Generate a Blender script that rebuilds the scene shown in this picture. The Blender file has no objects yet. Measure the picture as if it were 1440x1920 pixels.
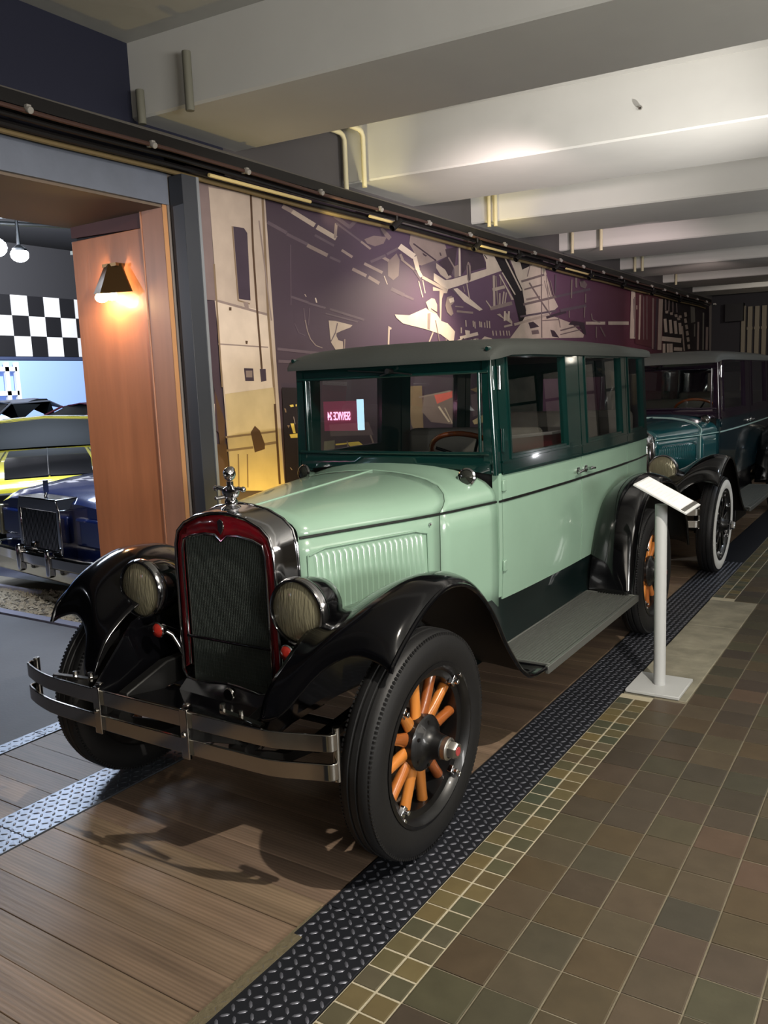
import bpy, bmesh, math, random
import numpy as np
from mathutils import Vector, Matrix
random.seed(7)
scene = bpy.context.scene
COL = scene.collection
PI = math.pi

# ---------------------------------------------------------------- camera
RC = [[0.838772739687478, 0.5430287849170344, -0.039749572040265954],
      [0.04793706081495077, -0.14637081076759706, -0.9880676164192297],
      [-0.5423673337701652, 0.8268587046573845, -0.14880304871225203]]
cam_d = bpy.data.cameras.new('camera')
cam = bpy.data.objects.new('camera', cam_d); COL.objects.link(cam)
rt = Vector(RC[0]); dn = Vector(RC[1]); fw = Vector(RC[2])
m = Matrix((rt, -dn, -fw)).transposed().to_4x4()
m.translation = Vector((0, 0, 1.55))
cam.matrix_world = m
cam_d.sensor_fit = 'VERTICAL'; cam_d.sensor_height = 24.0
cam_d.lens = 24.0 * 1557.33 / 1920.0
cam_d.clip_start = 0.05; cam_d.clip_end = 100
scene.camera = cam

# ---------------------------------------------------------------- world and exposure
world = bpy.data.worlds.new('world'); scene.world = world; world.use_nodes = True
bg = world.node_tree.nodes['Background']
bg.inputs[0].default_value = (0.55, 0.6, 0.7, 1); bg.inputs[1].default_value = 0.02
scene.view_settings.view_transform = 'Standard'; scene.view_settings.look = 'None'
scene.view_settings.gamma = 1.0; scene.view_settings.exposure = 0.0
scene.view_settings.use_curve_mapping = False

# ---------------------------------------------------------------- lamps of the hall and added, unseen lights that brighten ceiling, walls and floor
def lamp_area(name, loc, tgt, sx, sy, power, col):
    l = bpy.data.lights.new(name, 'AREA'); l.shape = 'RECTANGLE'; l.size = sx; l.size_y = sy
    l.energy = power; l.color = col
    o = bpy.data.objects.new(name, l); COL.objects.link(o); o.location = loc
    o.rotation_euler = (Vector(tgt) - Vector(loc)).to_track_quat('-Z', 'Y').to_euler()
    return o
def lamp_spot(name, loc, tgt, power, col, angle=60, blend=.4, r=.03):
    l = bpy.data.lights.new(name, 'SPOT'); l.energy = power; l.color = col
    l.spot_size = math.radians(angle); l.spot_blend = blend; l.shadow_soft_size = r
    o = bpy.data.objects.new(name, l); COL.objects.link(o); o.location = loc
    o.rotation_euler = (Vector(tgt) - Vector(loc)).to_track_quat('-Z', 'Y').to_euler()
    return o
def lamp_point(name, loc, power, col, r=.05):
    l = bpy.data.lights.new(name, 'POINT'); l.energy = power; l.color = col; l.shadow_soft_size = r
    o = bpy.data.objects.new(name, l); COL.objects.link(o); o.location = loc
    return o
WARM = (1, .80, .56); NEUT = (1, .92, .80); COOL = (.72, .84, 1)
lamp_spot('key_spot', (.45, 1.80, 3.1), (-1.9, 2.3, .3), 470, NEUT, 100, .5, .025)
lamp_area('hall_fill', (4.6, 3.6, 2.6), (-2.5, 4.0, 1.6), 2.4, 1.2, 38, NEUT)  # unseen area light added as fill from the right
lamp_area('ceiling_fill', (2.9, 4.4, 2.1), (1.6, 5.4, 3.3), 1.6, .8, 22, (1, .97, .93))  # unseen area light added to brighten the ceiling from below
lamp_area('soffit_fill', (1.3, 5.55, 2.1), (1.3, 5.75, 3.1), 2.6, .25, 34, (1, .97, .93))  # unseen strips added below the beams to brighten their soffits
lamp_spot('beam_fill', (-.2, 4.7, 1.6), (-2.0, 5.75, 3.05), 270, (1, .97, .93), 74, 1, .02)  # unseen spot added to brighten the left part of the beam
lamp_area('ceiling_fill', (3.0, .6, 1.6), (.9, 2.0, 3.4), 2.2, .8, 185, (1, .98, .94))  # another added, unseen ceiling brightener, nearer the camera
lamp_spot('beam_fill', (2.2, 10.8, .8), (.6, 9.8, 3.1), 170, (.94, .97, 1), 115, 1, .02)  # added unseen spot for the farther beams
lamp_area('soffit_fill', (1.6, 7.95, 2.2), (1.6, 7.95, 3.1), 2.6, .25, 22, (1, .97, .93))
lamp_area('soffit_fill', (1.6, 10.3, 2.2), (1.6, 10.3, 3.1), 2.6, .25, 26, (.95, .97, 1))
lamp_area('soffit_fill', (1.6, 12.5, 2.2), (1.6, 12.5, 3.1), 2.6, .25, 22, (.95, .97, 1))
lamp_spot('far_wall_fill', (-1.0, 13.6, 2.8), (-1.4, 17.4, 2.0), 110, (1, .92, .8), 100, .8, .04)  # unseen spot added to brighten the far wall
lamp_area('rear_fill', (2.6, -2.4, 2.7), (-1.2, 2.6, .9), 1.8, .8, 24, NEUT)  # unseen fill added behind the camera
lamp_spot('wall_fill', (-2.0, 4.6, 2.72), (-3.6, 7.4, 1.9), 105, (1, .84, .82), 95, .9, .05)  # unseen spots in mid-air, added to brighten the mural
lamp_spot('wall_fill', (-2.0, 8.0, 2.72), (-3.6, 10.4, 2.0), 70, (1, .78, .82), 95, .9, .05)
lamp_spot('wall_fill', (-2.2, 11.4, 2.72), (-3.6, 13.8, 2.0), 35, (1, .80, .76), 95, .9, .05)
lamp_spot('wall_fill', (-1.9, 3.3, 2.72), (-3.6, 4.2, 1.7), 52, (1, .90, .80), 88, .8, .04)
lamp_spot('wall_fill', (-2.95, 6.4, 2.72), (-3.6, 5.9, 1.1), 130, (1, .84, .6), 110, .8, .04)  # added for the low part of the mural behind the car windows
lamp_spot('floor_spot', (.3, 7.6, 2.9), (-.9, 8.0, 0), 80, COOL, 80, .6, .04)
lamp_spot('corner_glow', (-3.22, 4.0, .62), (-3.6, 4.05, 1.05), 26, (1, .70, .14), 150, .9, .05)
lamp_spot('pipe_glow', (-3.35, 4.7, 2.5), (-3.5, 5.2, 3.1), 14, (1, .86, .45), 70, .7, .03)
lamp_spot('pipe_glow', (-3.35, 6.8, 2.6), (-3.4, 7.2, 3.1), 9, (1, .80, .3), 80, .7, .03)
lamp_spot('reflection_board_fill', (3.6, 14.2, 3.1), (3.8, 17.4, 1.3), 100, (1, .93, .85), 110, .6, .05)  # unseen, added to light the boards that the side windows reflect
lamp_area('gallery_panel', (-7.0, 4.6, 3.3), (-7.6, 5.0, 0), 1.4, 1.4, 150, COOL)
lamp_spot('gallery_spot', (-13.5, 9.6, 4.8), (-18, 11.9, 3.2), 2600, (.95, .97, 1), 100, .6, .06)
lamp_area('gallery_panel', (-11.0, 7.5, 4.9), (-12, 8.0, 0), 2.4, 2.4, 260, COOL)
lamp_spot('gallery_front', (-6.2, .8, 2.45), (-4.1, 3.4, 1.9), 130, (.86, .9, 1), 70, .6, .04)

# ---------------------------------------------------------------- materials
def lin(c):
    return tuple(((v / 255) / 12.92 if v / 255 <= .04045 else ((v / 255 + .055) / 1.055) ** 2.4) for v in c) + (1,)
MATS = {}
def mat(name, rgb, rough=.5, metal=0, coat=0, bump=0, bscale=40, var=0, vscale=6, spec=.5, emit=None, estr=0,
        trans=0, alpha=1, stretch=(1, 1, 1), rand=None, ior=1.45, detail=4):
    if name in MATS: return MATS[name]
    mt = bpy.data.materials.new(name); MATS[name] = mt; mt.use_nodes = True
    nt = mt.node_tree; b = nt.nodes['Principled BSDF']
    b.inputs['Base Color'].default_value = lin(rgb); b.inputs['Roughness'].default_value = rough
    b.inputs['Metallic'].default_value = metal; b.inputs['Coat Weight'].default_value = coat
    b.inputs['Coat Roughness'].default_value = .05; b.inputs['IOR'].default_value = ior
    b.inputs['Transmission Weight'].default_value = trans; b.inputs['Alpha'].default_value = alpha
    b.inputs['Specular IOR Level'].default_value = spec
    if emit: b.inputs['Emission Color'].default_value = lin(emit); b.inputs['Emission Strength'].default_value = estr
    tc = nt.nodes.new('ShaderNodeTexCoord'); mp = nt.nodes.new('ShaderNodeMapping')
    mp.inputs['Scale'].default_value = stretch; nt.links.new(tc.outputs['Object'], mp.inputs['Vector'])
    last = None
    if rand:
        oi = nt.nodes.new('ShaderNodeObjectInfo'); cr = nt.nodes.new('ShaderNodeValToRGB')
        cr.color_ramp.interpolation = 'LINEAR'
        els = cr.color_ramp.elements
        while len(els) < len(rand): els.new(.5)
        for i, c in enumerate(rand): els[i].position = i / (len(rand) - 1); els[i].color = lin(c)
        nt.links.new(oi.outputs['Random'], cr.inputs[0]); last = cr.outputs[0]
        # each piece gets its own stretch of the pattern
        ad = nt.nodes.new('ShaderNodeVectorMath'); ad.operation = 'ADD'
        cm = nt.nodes.new('ShaderNodeCombineXYZ'); ml = nt.nodes.new('ShaderNodeMath'); ml.operation = 'MULTIPLY'
        ml.inputs[1].default_value = 37; nt.links.new(oi.outputs['Random'], ml.inputs[0])
        nt.links.new(ml.outputs[0], cm.inputs[0]); nt.links.new(ml.outputs[0], cm.inputs[1])
        nt.links.new(mp.outputs[0], ad.inputs[0]); nt.links.new(cm.outputs[0], ad.inputs[1]); vec = ad.outputs[0]
    else: vec = mp.outputs[0]
    if var:
        n = nt.nodes.new('ShaderNodeTexNoise'); n.inputs['Scale'].default_value = vscale; n.inputs['Detail'].default_value = detail
        nt.links.new(vec, n.inputs['Vector'])
        r = nt.nodes.new('ShaderNodeMapRange'); r.inputs[1].default_value = .3; r.inputs[2].default_value = .7
        r.inputs[3].default_value = 1 - var; r.inputs[4].default_value = 1 + var * .6
        nt.links.new(n.outputs[0], r.inputs[0])
        mx = nt.nodes.new('ShaderNodeMix'); mx.data_type = 'RGBA'; mx.blend_type = 'MULTIPLY'; mx.inputs[0].default_value = 1
        if last is None: mx.inputs[6].default_value = lin(rgb)
        else: nt.links.new(last, mx.inputs[6])
        nt.links.new(r.outputs[0], mx.inputs[7]); last = mx.outputs[2]
    if last is not None: nt.links.new(last, b.inputs['Base Color'])
    if bump:
        n2 = nt.nodes.new('ShaderNodeTexNoise'); n2.inputs['Scale'].default_value = bscale; n2.inputs['Detail'].default_value = 3
        nt.links.new(vec, n2.inputs['Vector'])
        bp = nt.nodes.new('ShaderNodeBump'); bp.inputs['Strength'].default_value = bump; bp.inputs['Distance'].default_value = .01
        nt.links.new(n2.outputs[0], bp.inputs['Height']); nt.links.new(bp.outputs[0], b.inputs['Normal'])
    return mt
def glass(name, tint=(1, 1, 1), clear=.88, rough=.0):
    # thin pane: mostly clear, mirror-like at a slant
    mt = bpy.data.materials.new(name); mt.use_nodes = True; nt = mt.node_tree
    for n in list(nt.nodes): nt.nodes.remove(n)
    out = nt.nodes.new('ShaderNodeOutputMaterial'); mix = nt.nodes.new('ShaderNodeMixShader')
    tr = nt.nodes.new('ShaderNodeBsdfTransparent'); gl = nt.nodes.new('ShaderNodeBsdfGlossy')
    fr = nt.nodes.new('ShaderNodeFresnel'); fr.inputs[0].default_value = 1.6
    ml = nt.nodes.new('ShaderNodeMath'); ml.operation = 'MULTIPLY_ADD'; ml.inputs[1].default_value = 1.7; ml.inputs[2].default_value = 1 - clear
    ml.use_clamp = True
    tr.inputs[0].default_value = tuple(tint) + (1,); gl.inputs[0].default_value = (.95, .97, 1, 1); gl.inputs[1].default_value = rough
    ge = nt.nodes.new('ShaderNodeNewGeometry'); sb = nt.nodes.new('ShaderNodeMath'); sb.operation = 'SUBTRACT'; sb.inputs[0].default_value = 1
    nt.links.new(ge.outputs['Backfacing'], sb.inputs[1]); mu = nt.nodes.new('ShaderNodeMath'); mu.operation = 'MULTIPLY'   # only the outer skin of a pane mirrors
    nt.links.new(fr.outputs[0], ml.inputs[0]); nt.links.new(ml.outputs[0], mu.inputs[0]); nt.links.new(sb.outputs[0], mu.inputs[1]); nt.links.new(mu.outputs[0], mix.inputs[0])
    nt.links.new(tr.outputs[0], mix.inputs[1]); nt.links.new(gl.outputs[0], mix.inputs[2]); nt.links.new(mix.outputs[0], out.inputs[0])
    MATS[name] = mt; return mt

CHROME = mat('chrome', (205, 205, 208), .12, 1)
OLDCHROME = mat('worn_chrome', (176, 173, 168), .13, 1)
BLACK = mat('black_enamel', (6, 6, 8), .13, 0, .3, spec=.5)
SATIN = mat('satin_black', (9, 9, 9), .5)
LGREEN = mat('sage_green_paint', (134, 163, 144), .24, 0, .6, var=.05, vscale=3)
DGREEN = mat('bottle_green_paint', (8, 38, 35), .16, 0, 1)
RUBBER = mat('tyre_rubber', (20, 20, 21), .55, bump=.05, bscale=90)
WHITE_RUBBER = mat('whitewall_rubber', (205, 205, 200), .6)
OAKSPOKE = mat('varnished_spoke_wood', (178, 106, 44), .28, 0, .5, var=.25, vscale=5, stretch=(6, 6, 1), rand=[(186, 116, 50), (138, 74, 34), (176, 104, 46), (196, 124, 54), (128, 66, 32), (180, 108, 44)])
REDENAMEL = mat('red_enamel', (138, 20, 32), .25, 0, .8)
REDLENS = mat('red_lens', (140, 36, 28), .15, 0, .6)
ROOFFAB = mat('roof_fabric', (52, 55, 52), .8, bump=.15, bscale=200, var=.1, vscale=3)
MESHK = mat('radiator_core', (74, 80, 76), .5, .3)
LENS = mat('lamp_lens', (150, 144, 118), .14, .35, .8, bump=.4, bscale=22, stretch=(6, 1, 1))
SEAT = mat('seat_cloth', (92, 86, 80), .85, bump=.1, bscale=150)
WHEELWOOD = mat('steering_wood', (120, 58, 22), .25, 0, .7)
NICKEL = mat('hub_nickel', (190, 188, 182), .34, 1)
HUBBLK = mat('hub_black', (12, 12, 13), .38, 0, .25)
ALU = mat('running_board_ribbing', (112, 114, 110), .42, .6, bump=.05, bscale=60)
DARKIN = mat('dark_cabin_lining', (22, 22, 22), .8)
GLASS = glass('window_glass', (.95, .97, .96), .97)
WSGLASS = glass('windshield_glass', (.95, .97, .96), .95)

# ---------------------------------------------------------------- mesh builder
class MB:
    def __init__(s): s.v = []; s.f = []; s.m = []
    def add(s, vs, fs, mi=0):
        b = len(s.v); s.v += [tuple(v) for v in vs]
        s.f += [tuple(b + i for i in f) for f in fs]; s.m += [mi] * len(fs)
    def box(s, x0, x1, y0, y1, z0, z1, mi=0, M=None):
        vs = [Vector((x, y, z)) for z in (z0, z1) for y in (y0, y1) for x in (x0, x1)]
        if M is not None: vs = [M @ v for v in vs]
        s.add(vs, [(0, 2, 3, 1), (4, 5, 7, 6), (0, 1, 5, 4), (2, 6, 7, 3), (0, 4, 6, 2), (1, 3, 7, 5)], mi)
    def grid(s, rows, mi=0, closeu=False, closev=False):
        # rows: list of rows of points
        nr, nc = len(rows), len(rows[0]); b = len(s.v)
        for r in rows: s.v += [tuple(p) for p in r]
        for i in range(nr if closev else nr - 1):
            for j in range(nc if closeu else nc - 1):
                i2, j2 = (i + 1) % nr, (j + 1) % nc
                s.f.append((b + i * nc + j, b + i * nc + j2, b + i2 * nc + j2, b + i2 * nc + j)); s.m.append(mi)
    def slab(s, rows, d, mi=0):
        # grid with thickness: offset every point by vector function or vector d
        dv = d if callable(d) else (lambda p: Vector(p) + Vector(d))
        back = [[dv(p) for p in r] for r in rows]
        s.grid(rows, mi); s.grid([list(reversed(r)) for r in back], mi)
        s.grid([rows[0], back[0]], mi); s.grid([rows[-1], back[-1]], mi)
        s.grid([[r[0] for r in rows], [r[0] for r in back]], mi); s.grid([[r[-1] for r in rows], [r[-1] for r in back]], mi)
    def poly(s, pts, mi=0): s.add(pts, [tuple(range(len(pts)))], mi)
    def prism(s, pts, d, mi=0):
        n = len(pts); d = Vector(d)
        vs = [Vector(p) for p in pts] + [Vector(p) + d for p in pts]
        s.add(vs, [tuple(range(n))[::-1], tuple(range(n, 2 * n))] + [(i, (i + 1) % n, n + (i + 1) % n, n + i) for i in range(n)], mi)
    def lathe(s, prof, n=24, M=None, mi=0):
        # prof: (radius, height) about +Z of M
        rows = []
        for r, h in prof:
            rows.append([(M @ Vector((r * math.cos(a), r * math.sin(a), h))) if M is not None else Vector((r * math.cos(a), r * math.sin(a), h))
                         for a in [2 * PI * k / n for k in range(n)]])
        s.grid(rows, mi, closeu=True)
    def cyl(s, p0, p1, r0, r1=None, n=14, mi=0):
        r1 = r0 if r1 is None else r1
        p0, p1 = Vector(p0), Vector(p1); d = p1 - p0
        M = Matrix.Translation(p0) @ d.to_track_quat('Z', 'Y').to_matrix().to_4x4()
        s.lathe([(0.0001, 0), (r0, 0), (r1, d.length), (0.0001, d.length)], n, M, mi)
    def tube(s, pts, r, n=10, mi=0, closed=False):
        pts = [Vector(p) for p in pts]; rows = []; N = len(pts); up = None
        for i, p in enumerate(pts):
            a = pts[(i - 1) % N] if (i or closed) else p; b = pts[(i + 1) % N] if (i < N - 1 or closed) else p
            t = (b - a).normalized()
            if up is None: up = t.orthogonal().normalized()
            up = (up - t * up.dot(t)).normalized(); w = t.cross(up)
            rr = r[i] if isinstance(r, (list, tuple)) else r
            rows.append([p + (up * math.cos(2 * PI * k / n) + w * math.sin(2 * PI * k / n)) * rr for k in range(n)])
        s.grid(rows, mi, closeu=True, closev=closed)
        if not closed:
            b = len(s.v); s.v += [tuple(p) for p in rows[0]] + [tuple(p) for p in rows[-1]]
            s.f += [tuple(range(b, b + n))[::-1], tuple(range(b + n, b + 2 * n))]; s.m += [mi, mi]
    def bar(s, pts, w, h, mi=0, upv=(0, 0, 1)):
        # rectangular section swept along pts
        pts = [Vector(p) for p in pts]; rows = []; u = Vector(upv)
        for i, p in enumerate(pts):
            t = (pts[min(i + 1, len(pts) - 1)] - pts[max(i - 1, 0)]).normalized(); sd = t.cross(u).normalized()
            rows.append([p + sd * w / 2 + u * h / 2, p - sd * w / 2 + u * h / 2, p - sd * w / 2 - u * h / 2, p + sd * w / 2 - u * h / 2])
        s.grid(rows, mi, closeu=True); s.add(rows[0], [(0, 1, 2, 3)], mi); s.add(rows[-1], [(3, 2, 1, 0)], mi)
    def sphere(s, c, r, n=14, mi=0, sc=(1, 1, 1)):
        c = Vector(c); k = n // 2
        s.lathe([(max(.0001, r * math.sin(PI * i / k)), -r * math.cos(PI * i / k)) for i in range(k + 1)], n,
                Matrix.Translation(c) @ Matrix.Diagonal((*sc, 1)), mi)
    def build(s, name, mats, parent=None, bevel=0, seg=2, sharp=38, smooth=True, solid=0, sub=0, under=False):
        me = bpy.data.meshes.new(name); me.from_pydata(s.v, [], s.f)
        for mm in (mats if isinstance(mats, (list, tuple)) else [mats]): me.materials.append(mm)
        me.polygons.foreach_set('material_index', s.m)
        bm = bmesh.new(); bm.from_mesh(me); bmesh.ops.remove_doubles(bm, verts=bm.verts, dist=1e-5)
        bmesh.ops.recalc_face_normals(bm, faces=bm.faces); bm.to_mesh(me); bm.free()
        if smooth:
            me.polygons.foreach_set('use_smooth', [True] * len(me.polygons))
            try: me.set_sharp_from_angle(angle=math.radians(sharp))
            except Exception: pass
        o = bpy.data.objects.new(name, me); COL.objects.link(o)
        if parent is not None: o.parent = parent
        if solid:
            md = o.modifiers.new('s', 'SOLIDIFY'); md.thickness = solid; md.offset = -1
            if isinstance(mats, (list, tuple)) and under: md.material_offset = 1; md.material_offset_rim = 0
        if sub:
            md = o.modifiers.new('u', 'SUBSURF'); md.levels = sub; md.render_levels = sub
        if bevel:
            md = o.modifiers.new('b', 'BEVEL'); md.width = bevel; md.segments = seg; md.limit_method = 'ANGLE'; md.angle_limit = math.radians(35)
            md.harden_normals = False
        return o

def empty(name, loc=(0, 0, 0), rz=0):
    o = bpy.data.objects.new(name, None); COL.objects.link(o); o.location = loc; o.rotation_euler = (0, 0, rz)
    o.empty_display_size = .1; return o
def tag(o, label, cat, group=None, kind=None):
    o['label'] = label; o['category'] = cat
    if group: o['group'] = group
    if kind: o['kind'] = kind
    return o
def struct(o, label=None):
    o['kind'] = 'structure'
    if label: o['label'] = label
    return o
def copy_obj(o, parent, name=None):
    c = o.copy(); COL.objects.link(c); c.parent = parent
    return c
def frame(origin, zdir, xhint=(0, 0, 1)):
    z = Vector(zdir).normalized(); x = Vector(xhint); x = (x - z * x.dot(z)).normalized(); y = z.cross(x)
    M = Matrix((x, y, z)).transposed().to_4x4(); M.translation = Vector(origin); return M
def lerp(a, b, t): return a + (b - a) * t
def cr(p, n):
    # catmull-rom through list of points (numpy), n steps per span
    p = [np.array(q, float) for q in p]; out = []
    for i in range(len(p) - 1):
        a = p[i - 1] if i else 2 * p[0] - p[1]; b = p[i]; c = p[i + 1]; d = p[i + 2] if i + 2 < len(p) else 2 * p[-1] - p[-2]
        for k in range(n):
            t = k / n
            out.append(.5 * ((2 * b) + (c - a) * t + (2 * a - 5 * b + 4 * c - d) * t * t + (3 * b - a - 3 * c + d) * t ** 3))
    out.append(p[-1]); return out
def interp(x, xs, ys):
    return float(np.interp(x, xs, ys))

# ================================================================= the vintage sedans
def hood_w(y): return interp(y, [0, .25, .5, .7, 1.04], [.252, .335, .42, .475, .535])
def hood_zt(y): return interp(y, [0, .88, 1.04], [1.125, 1.178, 1.20])
ZC = 1.035
def hood_pt(y, t, z0=.60, s=1):
    # t 0 = top centre, 1 = stripe level, 2 = bottom of the side
    w, zt = hood_w(y), hood_zt(y)
    if t <= 1:
        a = t * PI / 2; e = 2 / 2.35
        return (s * w * math.sin(a) ** e, y, ZC + (zt - ZC) * max(0, math.cos(a)) ** e)
    k = t - 1
    return (s * (w + .004 * math.sin(k * PI)), y, ZC - (ZC - z0) * k)
def seam_y(t): return interp(t, [0, .5, 1, 2], [.88, .80, .66, .645])
def side_x(y, z):
    w = interp(y, [1.04, 1.3, 1.8, 2.6, 3.1, 3.37], [.545, .562, .578, .578, .565, .54])
    if z > 1.155: w -= (z - 1.155) * .045
    if z < .9: w -= (.9 - z) ** 2 * .10
    return w
def side_patch(mb, s, y0, y1, z0, z1, off=0, th=.03, mi=0, ny=4, nz=4):
    rows = [[(s * (side_x(lerp(y0, y1, j / ny), lerp(z0, z1, i / nz)) + off), lerp(y0, y1, j / ny), lerp(z0, z1, i / nz))
             for j in range(ny + 1)] for i in range(nz + 1)]
    mb.slab(rows, (-s * th, 0, 0), mi)
def ring_patch(mb, s, y0, y1, z0, z1, wd, off, th, mi):
    side_patch(mb, s, y0, y1, z0, z0 + wd, off, th, mi, 3, 1); side_patch(mb, s, y0, y1, z1 - wd, z1, off, th, mi, 3, 1)
    side_patch(mb, s, y0, y0 + wd, z0 + wd, z1 - wd, off, th, mi, 1, 3); side_patch(mb, s, y1 - wd, y1, z0 + wd, z1 - wd, off, th, mi, 1, 3)

def build_wheel(parent, loc, s, camber, P, tip=.16, name='wheel'):
    # s = +1 on the side with positive x ; axis is x
    w = empty(name, loc); w.parent = parent; w.rotation_euler = (0, s * camber, 0)
    AX = Matrix.Rotation(s * PI / 2, 4, 'Y')     # local z -> +-x (outwards)
    R = .38
    mb = MB()   # tyre with shoulder rib
    prof = [(.262, -.050), (.285, -.062), (.315, -.069), (.345, -.065), (.364, -.054), (.374, -.046), (.379, -.030), (.380, -.020)]
    full = prof + [(.3755, -.018), (.3755, -.011), (.380, -.009), (.380, .009), (.3755, .011), (.3755, .018)] + [(r, -h) for r, h in reversed(prof)]
    fin = []
    for r, h in full:
        fin.append((r, h))
        if abs(h + (-.054)) < 1e-6: fin.append((.3645, .0515)); fin.append((.3685, .0505))
    mb.lathe(fin, 72, AX)
    ty = mb.build('tyre', RUBBER, w)
    rb = MB()   # raised ribs of the tread
    n = 160
    for k in range(n):
        a = 2 * PI * k / n
        for (rr, hh) in ((.3685, .047), (.3685, -.047)):
            M = AX @ Matrix.Rotation(a, 4, 'Z') @ Matrix.Translation((rr, 0, hh))
            rb.box(-.006, .0030, -.0042, .0042, -.008, .008, 0, M)
    t2 = rb.build('tread_rib', RUBBER, ty, smooth=False); t2['kind'] = 'stuff'
    if P['whitewall']:
        mb = MB(); mb.lathe([(.285, .0665), (.300, .0715), (.330, .0725), (.352, .065)], 64, AX)
        mb.lathe([(.285, .064), (.300, .069), (.330, .070), (.352, .062)], 64, AX)
        mb.build('whitewall_band', WHITE_RUBBER, ty)
    mb = MB()   # rim
    mb.lathe([(.222, -.045), (.232, -.05), (.262, -.052), (.272, -.058), (.270, -.044), (.25, -.03), (.25, .03), (.270, .044), (.274, .060), (.262, .063),
              (.250, .052), (.244, .036), (.232, .034), (.222, .030), (.222, -.045)], 64, AX)
    rim = mb.build('rim', HUBBLK, w)
    for k in range(4 if P['wood'] else 6):
        a = math.radians(45 + 90 * k) if P['wood'] else k * PI / 3
        mb = MB(); M = AX @ Matrix.Rotation(a, 4, 'Z') @ Matrix.Translation((.238, 0, .040))
        mb.box(-.022, .026, -.013, .013, -.006, .010, 0, M); mb.box(.016, .026, -.010, .010, .008, .026, 0, M)
        mb.cyl(M @ Vector((-.006, 0, .008)), M @ Vector((-.006, 0, .026)), .0095, n=6)
        mb.build('rim_clamp', CHROME, rim, bevel=.002)
    if P['wood']:
        base = None
        for k in range(12):
            a = 2 * PI * k / 12 + .13
            M = AX @ Matrix.Rotation(a, 4, 'Z') @ Matrix.Rotation(PI / 2, 4, 'Y')
            if base is None:
                mb = MB(); rows = []
                for q, (L, wx, wy) in enumerate([(.055, .014, .026), (.085, .016, .025), (.13, .0175, .020), (.19, .0185, .0175), (.222, .020, .019), (.230, .018, .018)]):
                    rows.append([Vector((wx * math.cos(c), wy * math.sin(c), L)) for c in [2 * PI * j / 14 for j in range(14)]])
                mb.grid(rows, 0, closeu=True); mb.poly(rows[-1])
                base = mb.build('spoke', OAKSPOKE, w); base.matrix_local = M
            else:
                c = copy_obj(base, w); c.matrix_local = M
    else:
        base = None
        mb = MB()
        mb.lathe([(.10, .045), (.14, .040), (.20, .010), (.225, -.01), (.225, -.018), (.14, .025), (.09, .035)], 40, AX)
        mb.build('wheel_disc', SATIN, w)
        for k in range(10):
            a = 2 * PI * k / 10
            M = AX @ Matrix.Rotation(a, 4, 'Z') @ Matrix.Rotation(PI / 2, 4, 'Y')
            mb = MB(); mb.box(-.052, -.030, -.012, .012, .06, .232)
            if base is None: base = mb.build('spoke', BLACK, w, bevel=.005); base.matrix_local = M
            else: c = copy_obj(base, w); c.matrix_local = M
    mb = MB()   # hub flange and barrel
    k = tip / .16
    mb.lathe([(.0001, -.03), (.092, -.03), (.094, .030), (.088, .037), (.064, .046), (.050, .060), (.044, .075 * k), (.040, .100 * k), (.034, .104 * k)], 36, AX)
    for q in range(6):
        a = q * PI / 3; p = AX @ Vector((.074 * math.cos(a), .074 * math.sin(a), .034)); p2 = AX @ Vector((.074 * math.cos(a), .074 * math.sin(a), .045))
        mb.cyl(p, p2, .007, n=8)
    mb.build('hub', HUBBLK, w)
    mb = MB()
    h0 = .100 * k
    mb.lathe([(.030, h0), (.036, h0 + .001), (.0375, h0 + .006), (.0375, h0 + .020), (.033, h0 + .024), (.029, h0 + .025)], 32, AX)
    mb.lathe([(.030, h0 + .022), (.030, h0 + .044), (.025, h0 + .052), (.0001, h0 + .052)], 6, AX)
    hc = mb.build('hub_cap', NICKEL if P['wood'] else CHROME, w)
    mb = MB(); mb.lathe([(.0001, h0 + .0535), (.0145, h0 + .0535), (.015, h0 + .0515)], 20, AX)
    mb.build('cap_badge', P['badge'], hc)
    return w

def fender_surface(stations, s, n=5, m=4):
    cols = []
    for st in stations:
        cols.append([np.array((s * p[0], p[1], p[2])) for p in cr(st, m)])
    rows = []
    nc = len(cols[0])
    lines = [cr([c[j] for c in cols], n) for j in range(nc)]
    return [[tuple(lines[j][i]) for j in range(nc)] for i in range(len(lines[0]))]
FRONT_F = [
    [(.40, -.41, .53), (.475, -.385, .555), (.56, -.30, .665), (.655, -.262, .715), (.745, -.262, .70), (.80, -.275, .672)],
    [(.40, -.37, .61), (.475, -.34, .64), (.57, -.275, .725), (.67, -.24, .765), (.765, -.238, .755), (.803, -.24, .735)],
    [(.41, -.30, .68), (.49, -.28, .72), (.585, -.225, .80), (.685, -.19, .836), (.775, -.175, .822), (.805, -.157, .795)],
    [(.41, -.16, .76), (.50, -.13, .80), (.59, -.09, .86), (.69, -.06, .897), (.775, -.05, .886), (.808, -.04, .86)],
    [(.41, .05, .79), (.50, .07, .83), (.59, .09, .885), (.69, .10, .923), (.775, .10, .915), (.812, .10, .893)],
    [(.42, .30, .75), (.51, .30, .79), (.60, .30, .84), (.70, .30, .885), (.78, .29, .872), (.812, .27, .845)],
    [(.46, .50, .63), (.54, .50, .67), (.62, .49, .71), (.71, .48, .745), (.785, .45, .738), (.812, .42, .715)],
    [(.50, .66, .48), (.57, .66, .49), (.64, .65, .51), (.72, .62, .537), (.79, .575, .555), (.815, .545, .545)],
    [(.54, .80, .39), (.60, .80, .39), (.66, .79, .39), (.73, .77, .392), (.80, .73, .405), (.83, .69, .40)],
    [(.55, .88, .382), (.60, .88, .382), (.66, .88, .382), (.73, .88, .382), (.81, .88, .382), (.845, .88, .382)]]
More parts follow.
